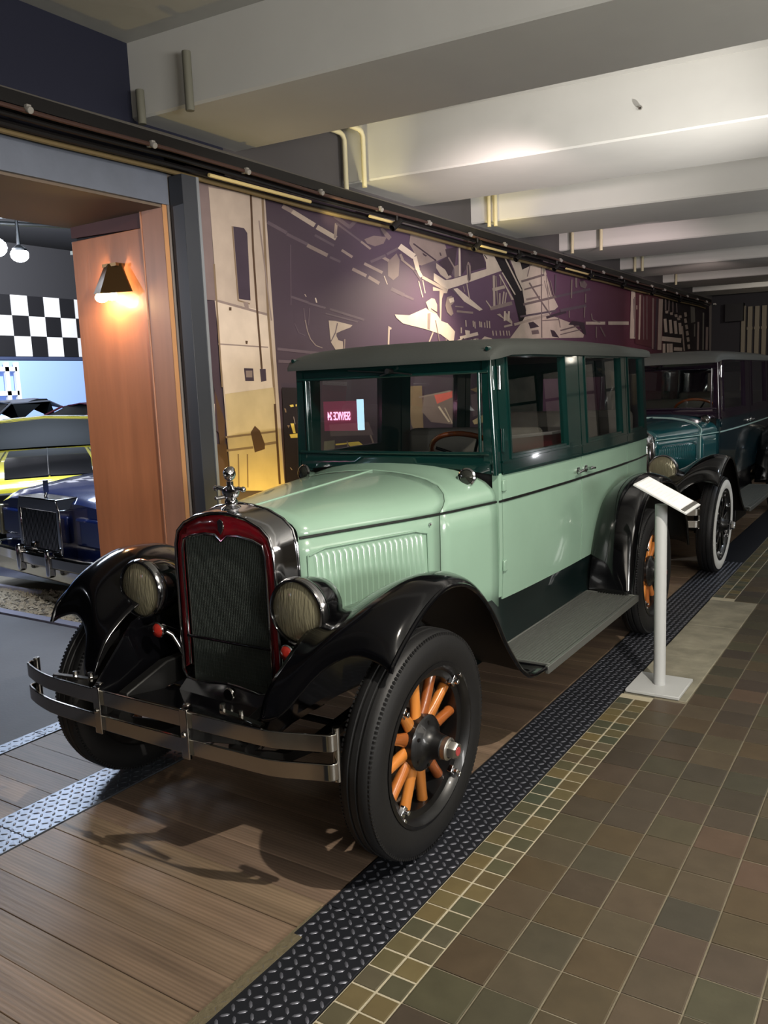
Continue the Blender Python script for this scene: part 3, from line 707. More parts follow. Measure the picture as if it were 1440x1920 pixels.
MURAL = [["m",[[4.259,2.613],[4.449,2.571],[4.467,2.591],[4.276,2.633]]],["m",[[4.449,2.564],[4.675,2.522],[4.691,2.541],[4.465,2.583]]],["t",[[4.661,2.515],[4.889,2.471],[4.91,2.496],[4.681,2.538]]],["m",[[4.918,2.467],[5.046,2.446],[5.059,2.463],[4.931,2.483]]],["t",[[4.417,2.733],[4.515,2.713],[4.539,2.741],[4.44,2.76]]],["l",[[4.513,2.713],[4.752,2.655],[4.782,2.685],[4.54,2.741]]],["l",[[4.776,2.647],[4.998,2.598],[5.029,2.63],[4.805,2.678]]],["t",[[5.017,2.614],[5.039,2.72],[5.005,2.717],[4.983,2.611]]],["m",[[4.754,2.597],[4.975,2.551],[4.99,2.567],[4.769,2.613]]],["t",[[5.064,2.53],[5.196,2.495],[5.215,2.513],[5.082,2.548]]],["m",[[5.014,2.712],[5.319,2.623],[5.335,2.636],[5.029,2.725]]],["t",[[5.318,2.622],[5.444,2.582],[5.463,2.596],[5.336,2.636]]],["m",[[4.986,2.755],[5.18,2.7],[5.209,2.724],[5.014,2.779]]],["m",[[5.196,2.703],[5.298,2.77],[5.266,2.784],[5.165,2.717]]],["m2",[[5.371,2.65],[5.506,2.694],[5.688,2.704],[5.638,2.65],[5.515,2.616],[5.412,2.624]]],["m2",[[5.6,2.757],[5.632,2.769],[5.722,2.733],[5.759,2.713],[5.718,2.684],[5.673,2.702]]],["t",[[5.188,2.408],[5.369,2.373],[5.39,2.396],[5.209,2.43]]],["t",[[5.396,2.368],[5.542,2.332],[5.567,2.355],[5.42,2.391]]],["t",[[5.348,2.463],[5.597,2.418],[5.616,2.439],[5.367,2.483]]],["t",[[5.589,2.539],[5.696,2.517],[5.718,2.538],[5.611,2.559]]],["m",[[5.453,2.485],[5.67,2.555],[5.655,2.573],[5.439,2.502]]],["m",[[5.687,2.566],[5.867,2.635],[5.85,2.65],[5.67,2.581]]],["m2",[[5.69,2.518],[5.823,2.597],[5.869,2.552],[5.843,2.425],[5.76,2.384],[5.683,2.411]]],["m",[[5.71,2.302],[5.902,2.265],[5.929,2.293],[5.736,2.329]]],["m",[[5.907,2.27],[6.058,2.245],[6.075,2.264],[5.924,2.288]]],["m",[[4.486,2.509],[4.455,2.117],[4.464,2.117],[4.495,2.51]]],["m",[[4.461,2.163],[4.645,2.135],[4.655,2.151],[4.471,2.178]]],["m",[[4.645,2.132],[4.84,2.11],[4.848,2.125],[4.653,2.146]]],["m",[[4.89,2.105],[5.32,2.048],[5.331,2.065],[4.899,2.121]]],["m",[[4.838,2.075],[5.235,2.032],[5.241,2.043],[4.844,2.085]]],["c",[[4.724,2.179],[4.737,2.147],[4.752,2.15],[4.738,2.182]]],["l",[[4.609,2.196],[4.625,2.179],[4.633,2.183],[4.617,2.199]]],["l",[[5.622,2.404],[5.664,2.343],[5.676,2.346],[5.634,2.408]]],["m",[[4.588,2.103],[4.598,2.025],[4.609,2.026],[4.598,2.104]]],["t",[[4.598,2.024],[4.616,1.953],[4.627,1.955],[4.609,2.026]]],["t",[[4.616,1.952],[4.647,1.895],[4.658,1.898],[4.626,1.955]]],["t",[[4.648,1.894],[4.705,1.852],[4.714,1.856],[4.657,1.899]]],["t",[[4.708,1.851],[4.781,1.837],[4.785,1.843],[4.712,1.857]]],["m",[[4.654,2.107],[4.632,1.99],[4.641,1.99],[4.663,2.107]]],["m",[[4.482,1.998],[4.522,1.935],[4.529,1.937],[4.488,2.0]]],["m",[[4.524,1.934],[4.593,1.918],[4.596,1.922],[4.527,1.938]]],["l",[[4.873,2.033],[4.953,2.033],[5.166,2.011],[5.137,1.994],[5.013,1.963],[4.959,1.946],[4.957,1.927],[4.981,1.897],[5.034,1.891],[5.031,1.775],[4.99,1.767],[4.948,1.82],[4.888,1.88],[4.88,1.932]]],["m",[[4.971,2.019],[4.94,1.95],[4.952,1.949],[4.984,2.018]]],["m",[[4.94,1.951],[4.883,1.889],[4.894,1.886],[4.952,1.948]]],["t",[[5.05,1.907],[5.025,1.767],[5.044,1.767],[5.069,1.907]]],["t",[[4.887,1.785],[4.933,1.789],[4.971,1.774],[4.943,1.759],[4.891,1.759]]],["m",[[4.289,1.816],[4.777,1.789],[4.782,1.809],[4.293,1.834]]],["m",[[4.293,1.735],[4.649,1.724],[4.653,1.746],[4.296,1.755]]],["m",[[5.051,1.778],[5.231,1.776],[5.234,1.793],[5.054,1.795]]],["l",[[5.657,2.014],[5.63,1.809],[5.655,1.809],[5.682,2.014]]],["l",[[5.655,2.026],[5.709,2.011],[5.7,1.998],[5.668,1.997]]],["t",[[6.056,2.789],[6.634,2.759],[6.688,2.669],[6.465,2.611],[6.211,2.54],[6.158,2.541],[6.116,2.609],[6.086,2.644],[6.024,2.695]]],["m",[[6.211,2.54],[6.465,2.611],[6.506,2.575],[6.444,2.501],[6.412,2.437],[6.219,2.454],[6.168,2.503]]],["c",[[5.844,2.638],[6.067,2.579],[6.124,2.621],[5.898,2.679]]],["c",[[6.07,2.593],[6.116,2.494],[6.181,2.508],[6.135,2.608]]],["c",[[6.118,2.499],[6.18,2.438],[6.23,2.455],[6.166,2.515]]],["d",[[6.082,2.697],[6.457,2.599],[6.473,2.61],[6.097,2.708]]],["d",[[6.232,2.647],[6.312,2.629],[6.284,2.62],[6.244,2.629]]],["d",[[6.524,2.677],[6.545,2.652],[6.564,2.657],[6.544,2.683]]],["t",[[6.475,2.602],[6.668,2.663],[6.648,2.682],[6.456,2.621]]],["t",[[5.861,2.591],[5.896,2.55],[5.931,2.561],[5.896,2.602]]],["t",[[5.879,2.552],[6.078,2.488],[6.099,2.502],[5.899,2.566]]],["m",[[6.075,2.483],[6.189,2.408],[6.217,2.419],[6.102,2.494]]],["l",[[6.148,2.408],[6.207,2.28],[6.223,2.283],[6.163,2.411]]],["l",[[6.216,2.42],[6.25,2.316],[6.266,2.319],[6.232,2.423]]],["l",[[6.463,2.584],[6.621,2.544],[6.738,2.492],[6.646,2.463],[6.53,2.495],[6.461,2.543]]],["d",[[6.631,2.718],[6.861,2.765],[6.779,2.531],[6.678,2.494],[6.621,2.544],[6.507,2.595],[6.658,2.659]]],["c",[[6.416,2.498],[6.616,2.454],[6.737,2.471],[7.765,2.696],[7.801,2.645],[6.858,2.423],[6.656,2.38],[6.525,2.405],[6.412,2.437]]],["l",[[6.206,2.436],[6.641,2.354],[6.669,2.378],[6.231,2.459]]],["l",[[6.394,2.381],[6.655,2.359],[6.639,2.344],[6.579,2.34],[6.547,2.289],[6.521,2.1],[6.499,2.099],[6.507,2.355],[6.392,2.347]]],["m",[[6.74,2.527],[6.79,2.588],[6.853,2.608],[6.892,2.761],[6.916,2.764],[6.926,2.515],[6.784,2.489]]],["c",[[6.883,2.76],[6.877,2.511],[6.912,2.514],[6.918,2.764]]],["t",[[6.677,2.651],[6.838,2.533],[6.86,2.541],[6.698,2.659]]],["t",[[6.79,2.588],[6.868,2.61],[6.878,2.511],[6.792,2.489]]],["t",[[7.029,2.64],[7.071,2.658],[7.118,2.619],[7.112,2.502],[7.069,2.469],[7.037,2.495]]],["d",[[7.048,2.627],[7.065,2.49],[7.091,2.493],[7.074,2.63]]],["d",[[6.932,2.766],[7.354,2.783],[7.435,2.642],[7.124,2.576],[7.119,2.649],[7.062,2.657],[7.01,2.58],[6.943,2.531]]],["c",[[7.338,2.796],[7.586,2.809],[7.782,2.651],[7.442,2.62],[7.437,2.687]]],["d",[[7.396,2.748],[7.456,2.717],[7.474,2.724],[7.414,2.755]]],["m",[[6.715,2.382],[6.991,2.286],[7.029,2.307],[6.75,2.403]]],["c",[[6.763,2.391],[6.841,2.404],[7.345,2.242],[7.274,2.226],[6.962,2.294]]],["t",[[6.944,2.429],[6.973,2.38],[6.992,2.384],[6.963,2.433]]],["l",[[7.018,2.457],[7.067,2.314],[7.087,2.317],[7.037,2.46]]],["l",[[7.578,2.578],[7.578,2.285],[7.626,2.288],[7.626,2.583]]],["t",[[7.633,2.575],[7.646,2.452],[7.676,2.455],[7.663,2.579]]],["t",[[7.646,2.452],[7.676,2.298],[7.706,2.301],[7.676,2.456]]],["l",[[7.719,2.419],[7.714,2.301],[7.744,2.303],[7.749,2.421]]],["l",[[7.813,2.442],[7.769,2.305],[7.803,2.305],[7.848,2.443]]],["l",[[7.873,2.438],[7.829,2.324],[7.86,2.324],[7.904,2.439]]],["t",[[7.747,2.585],[7.743,2.499],[7.77,2.501],[7.774,2.588]]],["l",[[7.577,2.425],[7.861,2.477],[7.842,2.506],[7.56,2.454]]],["l",[[7.73,2.597],[8.011,2.372],[8.036,2.379],[7.754,2.604]]],["l",[[7.79,2.634],[8.017,2.486],[8.039,2.492],[7.811,2.64]]],["t",[[7.515,2.242],[8.032,2.326],[8.012,2.36],[7.496,2.274]]],["l",[[7.409,2.326],[7.513,2.267],[7.535,2.274],[7.43,2.333]]],["k",[[7.611,2.773],[7.826,2.792],[8.035,2.65],[8.028,2.497],[7.8,2.629]]],["l",[[7.852,2.781],[8.021,2.639],[8.047,2.646],[7.877,2.788]]],["c",[[5.759,2.118],[5.985,2.123],[6.257,2.196],[6.325,2.173],[6.451,2.152],[6.521,2.1],[6.638,2.084],[6.772,2.017],[6.735,1.908],[6.499,1.987],[6.246,2.02],[5.879,2.053],[5.782,2.094]]],["l",[[6.26,2.244],[6.36,2.284],[6.416,2.281],[6.456,2.235],[6.451,2.152],[6.311,2.179]]],["d",[[6.34,2.201],[6.452,2.173],[6.452,2.159],[6.354,2.188]]],["t",[[6.282,2.151],[6.338,2.16],[6.315,2.016],[6.273,2.021]]],["m2",[[6.411,2.101],[6.484,1.874],[6.501,1.876],[6.428,2.103]]],["l",[[6.36,1.999],[6.231,1.852],[6.252,1.849],[6.38,1.996]]],["t",[[6.592,1.955],[6.596,1.898],[6.614,1.899],[6.61,1.956]]],["t",[[6.637,2.309],[6.729,2.329],[6.772,2.275],[6.708,2.243],[6.75,2.174],[6.703,2.15],[6.629,2.182],[6.603,2.237]]],["c",[[6.666,2.297],[6.759,2.317],[6.772,2.282],[6.694,2.263]]],["t",[[6.811,2.189],[7.135,2.191],[7.14,2.21],[6.816,2.208]]],["t",[[6.784,2.235],[6.941,2.237],[6.944,2.247],[6.786,2.245]]],["l",[[6.974,2.126],[6.98,2.068],[7.003,2.069],[6.996,2.128]]],["l",[[7.122,2.127],[7.129,2.071],[7.152,2.073],[7.145,2.129]]],["l",[[7.257,2.128],[7.265,2.074],[7.289,2.076],[7.282,2.13]]],["l",[[7.292,2.124],[7.3,2.073],[7.324,2.075],[7.316,2.126]]],["l",[[7.362,2.122],[7.37,2.073],[7.394,2.075],[7.386,2.124]]],["l",[[7.416,2.142],[7.423,2.073],[7.448,2.074],[7.441,2.143]]],["l",[[7.469,2.139],[7.477,2.072],[7.502,2.074],[7.494,2.14]]],["l",[[7.155,2.12],[7.162,2.059],[7.186,2.06],[7.179,2.122]]],["c",[[6.87,1.948],[7.237,1.999],[7.222,2.028],[6.857,1.976]]],["c",[[6.964,2.038],[7.062,2.034],[7.059,1.989],[6.977,1.987]]],["l",[[6.881,2.057],[6.879,2.006],[6.901,2.007],[6.904,2.058]]],["c",[[6.734,1.887],[6.799,1.939],[6.863,1.955],[6.958,1.928],[7.074,1.953],[7.227,1.972],[7.242,1.934],[7.367,1.991],[7.51,1.979],[7.619,1.95],[8.008,1.992],[8.007,1.959],[7.328,1.913],[6.765,1.887]]],["d",[[6.918,1.964],[6.9,1.927],[6.919,1.926],[6.937,1.963]]],["d",[[7.016,1.967],[6.997,1.929],[7.016,1.928],[7.035,1.966]]],["d",[[7.115,1.969],[7.097,1.932],[7.116,1.93],[7.135,1.968]]],["d",[[7.2,1.972],[7.181,1.934],[7.201,1.932],[7.22,1.97]]],["l",[[7.537,2.049],[7.55,2.003],[7.575,2.005],[7.563,2.052]]],["l",[[7.611,2.052],[7.624,2.005],[7.65,2.007],[7.637,2.054]]],["l",[[7.705,2.055],[7.718,2.008],[7.744,2.01],[7.731,2.057]]],["l",[[7.781,2.057],[7.794,2.01],[7.821,2.012],[7.808,2.06]]],["l",[[7.859,2.06],[7.872,2.012],[7.899,2.014],[7.886,2.062]]],["l",[[7.917,2.062],[7.931,2.014],[7.959,2.016],[7.945,2.064]]],["l",[[7.65,2.211],[8.014,2.131],[8.015,2.156],[7.899,2.231],[7.822,2.243],[7.838,2.172],[7.725,2.223]]],["l",[[7.821,2.09],[8.019,2.118],[8.008,2.136],[7.81,2.108]]],["c",[[7.82,2.252],[7.808,2.155],[7.851,2.157],[7.863,2.253]]],["c",[[7.918,2.257],[7.906,2.159],[7.949,2.161],[7.961,2.258]]],["c",[[7.967,2.785],[8.289,2.788],[8.744,2.802],[8.913,2.765],[9.052,2.54],[9.291,2.379],[9.016,2.276],[9.672,2.215],[10.153,2.09],[10.117,2.053],[8.471,1.998],[7.909,1.964],[8.214,2.135],[8.375,2.286],[8.253,2.482],[8.084,2.679]]],["k",[[8.214,2.8],[8.395,2.849],[8.858,2.856],[8.828,2.8],[8.578,2.776],[8.286,2.697]]],["k",[[7.663,2.768],[7.919,2.79],[8.279,2.505],[8.373,2.244],[8.214,2.135],[8.073,2.39]]],["c",[[7.714,2.594],[8.037,2.375],[8.059,2.381],[7.734,2.601]]],["c",[[7.782,2.619],[8.086,2.427],[8.112,2.435],[7.807,2.627]]],["c",[[7.856,2.761],[8.236,2.478],[8.269,2.487],[7.886,2.77]]],["m2",[[8.264,2.564],[8.891,2.688],[8.873,2.709],[8.248,2.584]]],["m2",[[8.336,2.491],[8.828,2.579],[8.816,2.595],[8.325,2.506]]],["m2",[[8.306,2.332],[9.24,2.474],[9.223,2.499],[8.292,2.355]]],["t",[[8.384,2.389],[8.767,2.445],[8.756,2.465],[8.374,2.409]]],["m2",[[8.446,2.574],[8.713,2.426],[8.752,2.438],[8.483,2.586]]],["m2",[[8.714,2.426],[9.026,2.271],[9.065,2.283],[8.751,2.438]]],["m",[[8.221,2.207],[9.233,2.32],[9.223,2.341],[8.213,2.226]]],["l",[[8.071,2.117],[8.997,2.261],[8.976,2.287],[8.054,2.141]]],["m2",[[8.785,2.775],[8.776,2.017],[8.805,2.018],[8.813,2.777]]],["t",[[8.485,2.768],[8.401,2.638],[8.426,2.637],[8.511,2.768]]],["t",[[8.928,2.702],[9.005,2.297],[9.028,2.299],[8.951,2.705]]],["t",[[8.869,2.633],[8.98,2.469],[9.003,2.472],[8.891,2.636]]],["t",[[8.927,2.637],[9.039,2.473],[9.062,2.476],[8.949,2.641]]],["t",[[8.985,2.642],[9.099,2.477],[9.122,2.48],[9.008,2.646]]],["t",[[9.044,2.647],[9.159,2.481],[9.182,2.484],[9.067,2.651]]],["d",[[8.937,2.226],[9.555,2.322],[9.531,2.35],[8.916,2.252]]],["m",[[9.36,2.321],[10.239,2.427],[10.219,2.461],[9.343,2.353]]],["m",[[9.239,2.474],[10.387,2.64],[10.368,2.667],[9.224,2.499]]],["d",[[8.424,2.164],[8.559,2.18],[8.723,2.133],[8.475,2.103]]],["d",[[9.041,2.112],[9.161,2.105],[9.314,2.031],[9.099,2.037]]],["m2",[[8.501,2.083],[8.694,2.1],[8.721,2.058],[8.527,2.042]]],["m2",[[9.353,2.104],[10.089,2.2],[10.077,2.216],[9.341,2.119]]],["m2",[[9.35,2.061],[10.158,2.157],[10.15,2.168],[9.342,2.071]]],["t",[[8.811,2.196],[9.288,2.227],[9.286,2.239],[8.81,2.207]]],["m2",[[9.276,2.265],[9.335,2.144],[9.36,2.147],[9.3,2.268]]],["d",[[9.605,2.189],[9.739,2.241],[10.155,2.235],[10.225,2.092],[10.153,2.09],[9.977,2.192]]],["c",[[10.208,2.213],[10.957,2.242],[10.957,2.281],[10.209,2.249]]],["c",[[11.08,2.245],[11.986,2.28],[11.986,2.327],[11.08,2.289]]],["m",[[9.201,2.727],[9.181,2.516],[9.223,2.519],[9.244,2.73]]],["t",[[9.707,2.714],[9.687,2.5],[9.733,2.502],[9.754,2.717]]],["t",[[9.841,2.747],[9.85,2.632],[9.911,2.637],[9.902,2.753]]],["t",[[10.184,2.585],[10.182,2.477],[10.226,2.48],[10.227,2.588]]],["t",[[10.157,2.428],[10.137,2.295],[10.173,2.296],[10.193,2.43]]],["t",[[10.577,2.203],[10.577,2.065],[10.623,2.066],[10.624,2.204]]],["t",[[9.625,2.352],[9.623,2.271],[9.656,2.272],[9.658,2.353]]],["m2",[[9.984,2.713],[10.16,2.739],[10.268,2.7],[10.195,2.646],[10.018,2.657]]],["m2",[[10.732,2.204],[10.931,2.083],[10.982,2.093],[10.781,2.214]]],["t",[[10.394,2.354],[10.43,2.282],[10.467,2.286],[10.43,2.358]]],["t",[[10.442,2.278],[10.75,2.254],[10.764,2.266],[10.455,2.29]]],["c",[[12.098,2.78],[12.291,2.794],[12.303,2.097],[12.036,2.09]]],["m2",[[12.186,2.654],[12.22,2.376],[12.259,2.378],[12.225,2.657]]],["k2",[[12.315,2.831],[12.539,2.848],[12.556,2.074],[12.329,2.069]]],["r",[[12.303,2.801],[13.758,2.844],[13.792,1.958],[12.292,2.025]]],["l",[[12.496,2.727],[12.456,2.088],[12.541,2.09],[12.58,2.732]]],["t",[[13.18,2.727],[13.174,1.965],[13.267,1.966],[13.272,2.733]]],["l",[[13.555,2.737],[13.492,1.955],[13.724,1.956],[13.787,2.749]]],["d",[[13.4,2.742],[13.308,1.952],[13.426,1.952],[13.519,2.748]]],["m2",[[12.686,2.725],[12.701,2.094],[12.745,2.095],[12.729,2.728]]],["m2",[[12.865,2.737],[12.882,2.099],[12.926,2.1],[12.909,2.74]]],["l",[[12.349,2.571],[12.35,2.512],[12.391,2.515],[12.39,2.573]]],["t",[[12.23,2.68],[12.239,2.112],[12.29,2.113],[12.28,2.683]]],["k",[[13.79,2.831],[15.24,2.861],[15.749,1.987],[13.826,1.893]]],["c",[[13.836,2.445],[13.907,2.237],[14.085,2.246],[14.012,2.457]]],["c",[[14.154,2.443],[14.229,2.23],[14.414,2.24],[14.337,2.455]]],["c",[[14.466,2.44],[14.544,2.231],[14.736,2.241],[14.656,2.452]]],["c",[[14.776,2.419],[14.856,2.232],[15.055,2.242],[14.973,2.431]]],["c",[[13.741,2.101],[14.975,2.095],[15.004,2.172],[13.767,2.172]]],["c",[[13.801,2.056],[13.807,1.893],[13.971,1.895],[13.964,2.06]]],["c",[[14.041,2.061],[14.061,1.896],[14.191,1.898],[14.17,2.064]]],["c",[[14.19,2.064],[14.21,1.914],[14.436,1.917],[14.415,2.07]]],["c",[[14.501,1.957],[15.064,1.956],[15.076,2.016],[14.513,2.015]]],["l",[[13.918,2.573],[14.096,2.589],[14.124,2.547],[13.958,2.536]]],["l",[[14.208,2.563],[14.392,2.579],[14.42,2.537],[14.249,2.525]]],["l",[[14.508,2.545],[14.699,2.561],[14.729,2.518],[14.55,2.506]]],["l",[[14.783,2.541],[14.981,2.557],[15.012,2.514],[14.828,2.502]]],["l",[[14.681,2.502],[14.876,2.518],[14.907,2.475],[14.725,2.463]]],["t",[[13.903,2.79],[13.912,2.58],[14.0,2.585],[13.992,2.796]]],["t",[[14.133,2.789],[14.11,2.575],[14.187,2.578],[14.21,2.794]]],["t",[[14.37,2.755],[14.379,2.572],[14.446,2.575],[14.437,2.759]]],["t",[[14.607,2.735],[14.649,2.585],[14.718,2.59],[14.676,2.74]]],["l",[[14.998,2.377],[15.167,1.96],[15.269,1.963],[15.098,2.383]]],["l",[[15.157,2.507],[15.334,2.522],[15.398,2.453],[15.22,2.432]]],["l",[[15.237,2.404],[15.415,2.419],[15.48,2.35],[15.3,2.329]]],["l",[[15.295,2.3],[15.474,2.314],[15.54,2.244],[15.359,2.224]]],["l",[[15.361,2.196],[15.542,2.208],[15.608,2.137],[15.425,2.119]]],["l",[[15.421,2.072],[15.603,2.083],[15.67,2.011],[15.486,1.994]]],["l",[[15.151,2.611],[15.327,2.627],[15.391,2.56],[15.214,2.537]]],["k",[[15.241,2.843],[17.123,2.789],[17.192,1.969],[15.674,1.95]]],["g",[[15.623,2.743],[15.937,2.742],[15.994,2.489],[15.68,2.458]]],["t",[[16.164,2.496],[16.158,1.993],[16.307,1.995],[16.312,2.502]]],["g",[[16.585,2.684],[16.595,2.0],[16.716,2.001],[16.706,2.69]]],["t",[[16.875,2.43],[16.865,2.004],[17.061,2.006],[17.071,2.436]]],["g",[[15.909,2.449],[15.908,2.229],[16.004,2.231],[16.005,2.453]]],["l",[[3.745,2.785],[4.247,2.792],[4.26,2.047],[4.278,0.932],[4.274,0.887],[3.765,0.952],[3.753,1.587],[3.75,2.274]]],["m2",[[3.664,2.78],[3.745,2.785],[3.747,2.1],[3.596,2.1]]],["l",[[3.596,2.1],[3.643,2.098],[3.66,1.648],[3.619,1.648]]],["d",[[3.636,2.093],[3.739,2.099],[3.723,1.567],[3.724,1.285],[3.671,1.329],[3.661,1.658]]],["k",[[3.599,1.653],[3.66,1.648],[3.68,1.568],[3.66,1.509],[3.605,1.511]]],["c",[[3.619,1.511],[3.672,1.489],[3.66,1.29],[3.609,1.273]]],["b",[[3.68,1.568],[3.748,1.385],[3.734,1.244],[3.691,1.247]]],["b",[[3.628,1.252],[3.749,1.242],[3.765,0.952],[3.635,0.968]]],["c",[[3.732,2.099],[4.085,2.07],[4.21,2.045],[4.217,1.576],[3.764,1.546]]],["t",[[3.744,2.775],[4.248,2.802],[4.261,2.774],[3.741,2.747]]],["t",[[3.743,2.093],[4.206,2.032],[4.214,2.047],[3.75,2.107]]],["t",[[3.735,1.841],[4.19,1.829],[4.192,1.837],[3.736,1.849]]],["k2",[[3.934,2.552],[4.031,2.554],[4.058,2.528],[4.05,2.119],[3.944,2.122]]],["b2",[[3.92,2.55],[3.93,2.111],[3.942,2.112],[3.932,2.552]]],["b2",[[3.934,2.108],[4.039,2.094],[4.043,2.102],[3.938,2.116]]],["t",[[3.98,2.104],[4.026,2.107],[4.03,2.067],[3.992,2.075]]],["b",[[4.104,2.788],[4.093,2.427],[4.112,2.429],[4.123,2.792]]],["b",[[4.093,2.427],[4.097,2.049],[4.116,2.051],[4.112,2.429]]],["b",[[4.097,2.049],[4.107,1.695],[4.126,1.696],[4.116,2.051]]],["k2",[[4.097,1.695],[4.154,1.695],[4.155,1.62],[4.102,1.613]]],["k2",[[3.949,1.701],[4.034,1.698],[4.035,1.62],[3.954,1.621]]],["t",[[3.963,1.685],[4.025,1.685],[4.021,1.643],[3.964,1.644]]],["b",[[3.85,2.067],[3.872,2.068],[3.87,2.048],[3.848,2.047]]],["b",[[3.978,1.87],[4.001,1.869],[3.994,1.848],[3.979,1.85]]],["b2",[[4.211,2.786],[4.199,2.044],[4.222,2.046],[4.234,2.79]]],["b2",[[4.199,2.044],[4.214,1.576],[4.237,1.577],[4.222,2.046]]],["b2",[[4.214,1.576],[4.214,0.928],[4.237,0.926],[4.237,1.576]]],["t",[[4.169,2.618],[4.233,2.003],[4.246,2.005],[4.182,2.62]]],["b2",[[3.739,2.311],[3.739,1.587],[3.753,1.587],[3.754,2.313]]],["y2",[[3.764,1.546],[4.217,1.576],[4.278,0.932],[4.274,0.887],[3.765,0.952]]],["b2",[[3.746,1.277],[4.216,1.282],[4.215,1.295],[3.745,1.29]]],["b2",[[3.745,1.195],[3.988,1.195],[3.987,1.21],[3.744,1.209]]],["b2",[[4.07,1.203],[4.219,1.208],[4.216,1.225],[4.067,1.221]]],["b",[[3.973,1.299],[4.016,1.338],[4.061,1.304],[4.101,1.215],[4.098,1.182],[4.0,1.169]]],["b2",[[3.84,1.173],[3.827,0.965],[3.839,0.963],[3.852,1.172]]],["b2",[[3.923,1.165],[3.908,0.955],[3.92,0.953],[3.935,1.164]]],["b",[[4.212,1.468],[4.215,0.939],[4.238,0.937],[4.235,1.468]]],["k",[[4.305,1.574],[4.555,1.564],[4.696,0.931],[4.687,0.822],[4.291,0.893]]],["y",[[4.374,1.455],[4.413,1.457],[4.418,1.443],[4.385,1.44]]],["y",[[4.438,1.443],[4.572,1.442],[4.572,1.456],[4.438,1.457]]],["y",[[4.485,1.441],[4.487,1.421],[4.504,1.421],[4.502,1.442]]],["b2",[[4.315,1.437],[4.333,1.432],[4.337,1.407],[4.325,1.408]]],["y",[[4.372,1.332],[4.408,1.33],[4.422,1.263],[4.396,1.265]]],["y",[[4.356,1.259],[4.448,1.261],[4.455,1.231],[4.367,1.234]]],["y",[[4.455,1.227],[4.492,1.233],[4.503,1.203],[4.487,1.174],[4.491,1.145],[4.473,1.129],[4.442,1.157],[4.455,1.189]]],["y",[[4.557,1.032],[4.591,1.033],[4.603,1.002],[4.566,0.984],[4.554,1.007]]],["t",[[4.531,1.327],[4.575,1.329],[4.58,1.307],[4.553,1.309]]],["t",[[4.405,1.375],[4.417,1.325],[4.424,1.325],[4.413,1.375]]],["t",[[4.484,1.387],[4.492,1.362],[4.501,1.363],[4.494,1.388]]],["m",[[4.461,1.339],[4.451,1.261],[4.459,1.26],[4.469,1.339]]],["m",[[4.487,1.333],[4.49,1.254],[4.498,1.254],[4.495,1.333]]],["t",[[4.509,1.269],[4.532,1.264],[4.528,1.253],[4.515,1.256]]],["b2",[[4.336,1.322],[4.362,1.32],[4.35,1.3]]],["t",[[4.497,1.164],[4.562,1.12],[4.567,1.123],[4.502,1.166]]],["t",[[4.339,1.036],[4.357,1.017],[4.365,1.02],[4.347,1.038]]],["k2",[[4.723,1.676],[7.93,1.721],[7.904,0.66],[4.665,0.996]]],["g",[[4.734,1.183],[4.863,1.183],[4.856,1.103],[4.728,1.11]]],["y",[[4.871,1.144],[5.101,1.14],[5.098,1.152],[4.869,1.155]]],["y",[[5.015,1.152],[5.165,1.151],[5.228,1.116],[5.271,1.093],[5.075,1.104]]],["t",[[5.294,1.229],[5.374,1.083],[5.396,1.084],[5.315,1.23]]],["t",[[5.007,1.162],[5.023,1.093],[5.04,1.093],[5.024,1.162]]],["m",[[4.803,1.299],[5.309,1.289],[5.37,1.185],[4.815,1.214]]],["b2",[[5.891,1.547],[6.138,1.548],[6.139,1.176],[6.034,1.117],[5.943,1.231]]],["m2",[[6.158,1.46],[6.675,1.491],[6.686,1.188],[6.273,1.234],[6.124,1.33]]],["r2",[[6.341,1.466],[6.675,1.491],[6.671,1.433],[6.39,1.386]]],["c",[[6.401,1.359],[6.587,1.213],[6.616,1.218],[6.43,1.365]]],["l",[[6.514,1.345],[6.647,1.2],[6.669,1.202],[6.535,1.348]]],["t",[[6.084,1.445],[6.65,1.484],[6.643,1.498],[6.078,1.458]]],["y2",[[6.168,1.064],[6.755,1.125],[6.732,1.149],[6.149,1.086]]],["t",[[6.241,1.05],[6.747,1.082],[6.735,1.098],[6.231,1.066]]],["b2",[[7.024,1.494],[7.522,1.557],[7.543,1.43],[7.557,1.136],[7.316,1.1],[7.327,1.325],[7.256,1.439]]],["y2",[[7.057,1.202],[7.298,1.251],[7.32,1.175],[7.092,1.164]]],["m",[[7.034,1.445],[7.258,1.463],[7.299,1.264],[7.071,1.238]]],["c",[[7.409,1.397],[7.462,1.408],[7.459,1.345],[7.42,1.346]]],["t",[[7.543,1.187],[7.567,1.121],[7.595,1.122],[7.575,1.188]]],["t",[[7.211,1.55],[7.523,1.57],[7.521,1.52],[7.234,1.501]]]]

# ================================================================= building shell
CONC = mat('painted_concrete', (172, 170, 164), .75, bump=.25, bscale=14, var=.10, vscale=1.6)
BEAMP = mat('cream_beam_paint', (206, 204, 198), .6, bump=.18, bscale=9, var=.06, vscale=1.2)
NAVY = mat('navy_wall_paint', (34, 36, 54), .8, bump=.1, bscale=60)
GREYBLUE = mat('grey_blue_paint', (92, 98, 112), .6, var=.08)
DKGREY = mat('charcoal_floor', (78, 78, 84), .55, var=.15, vscale=2, bump=.08, bscale=60)
TUNNEL = mat('dark_gallery_paint', (46, 46, 50), .8)
WX = -3.60
mb = MB(); mb.box(-19, 7, -4, 20, -.30, -.045); fl = struct(mb.build('floor', mat('screed', (70, 66, 60), .8), smooth=False))
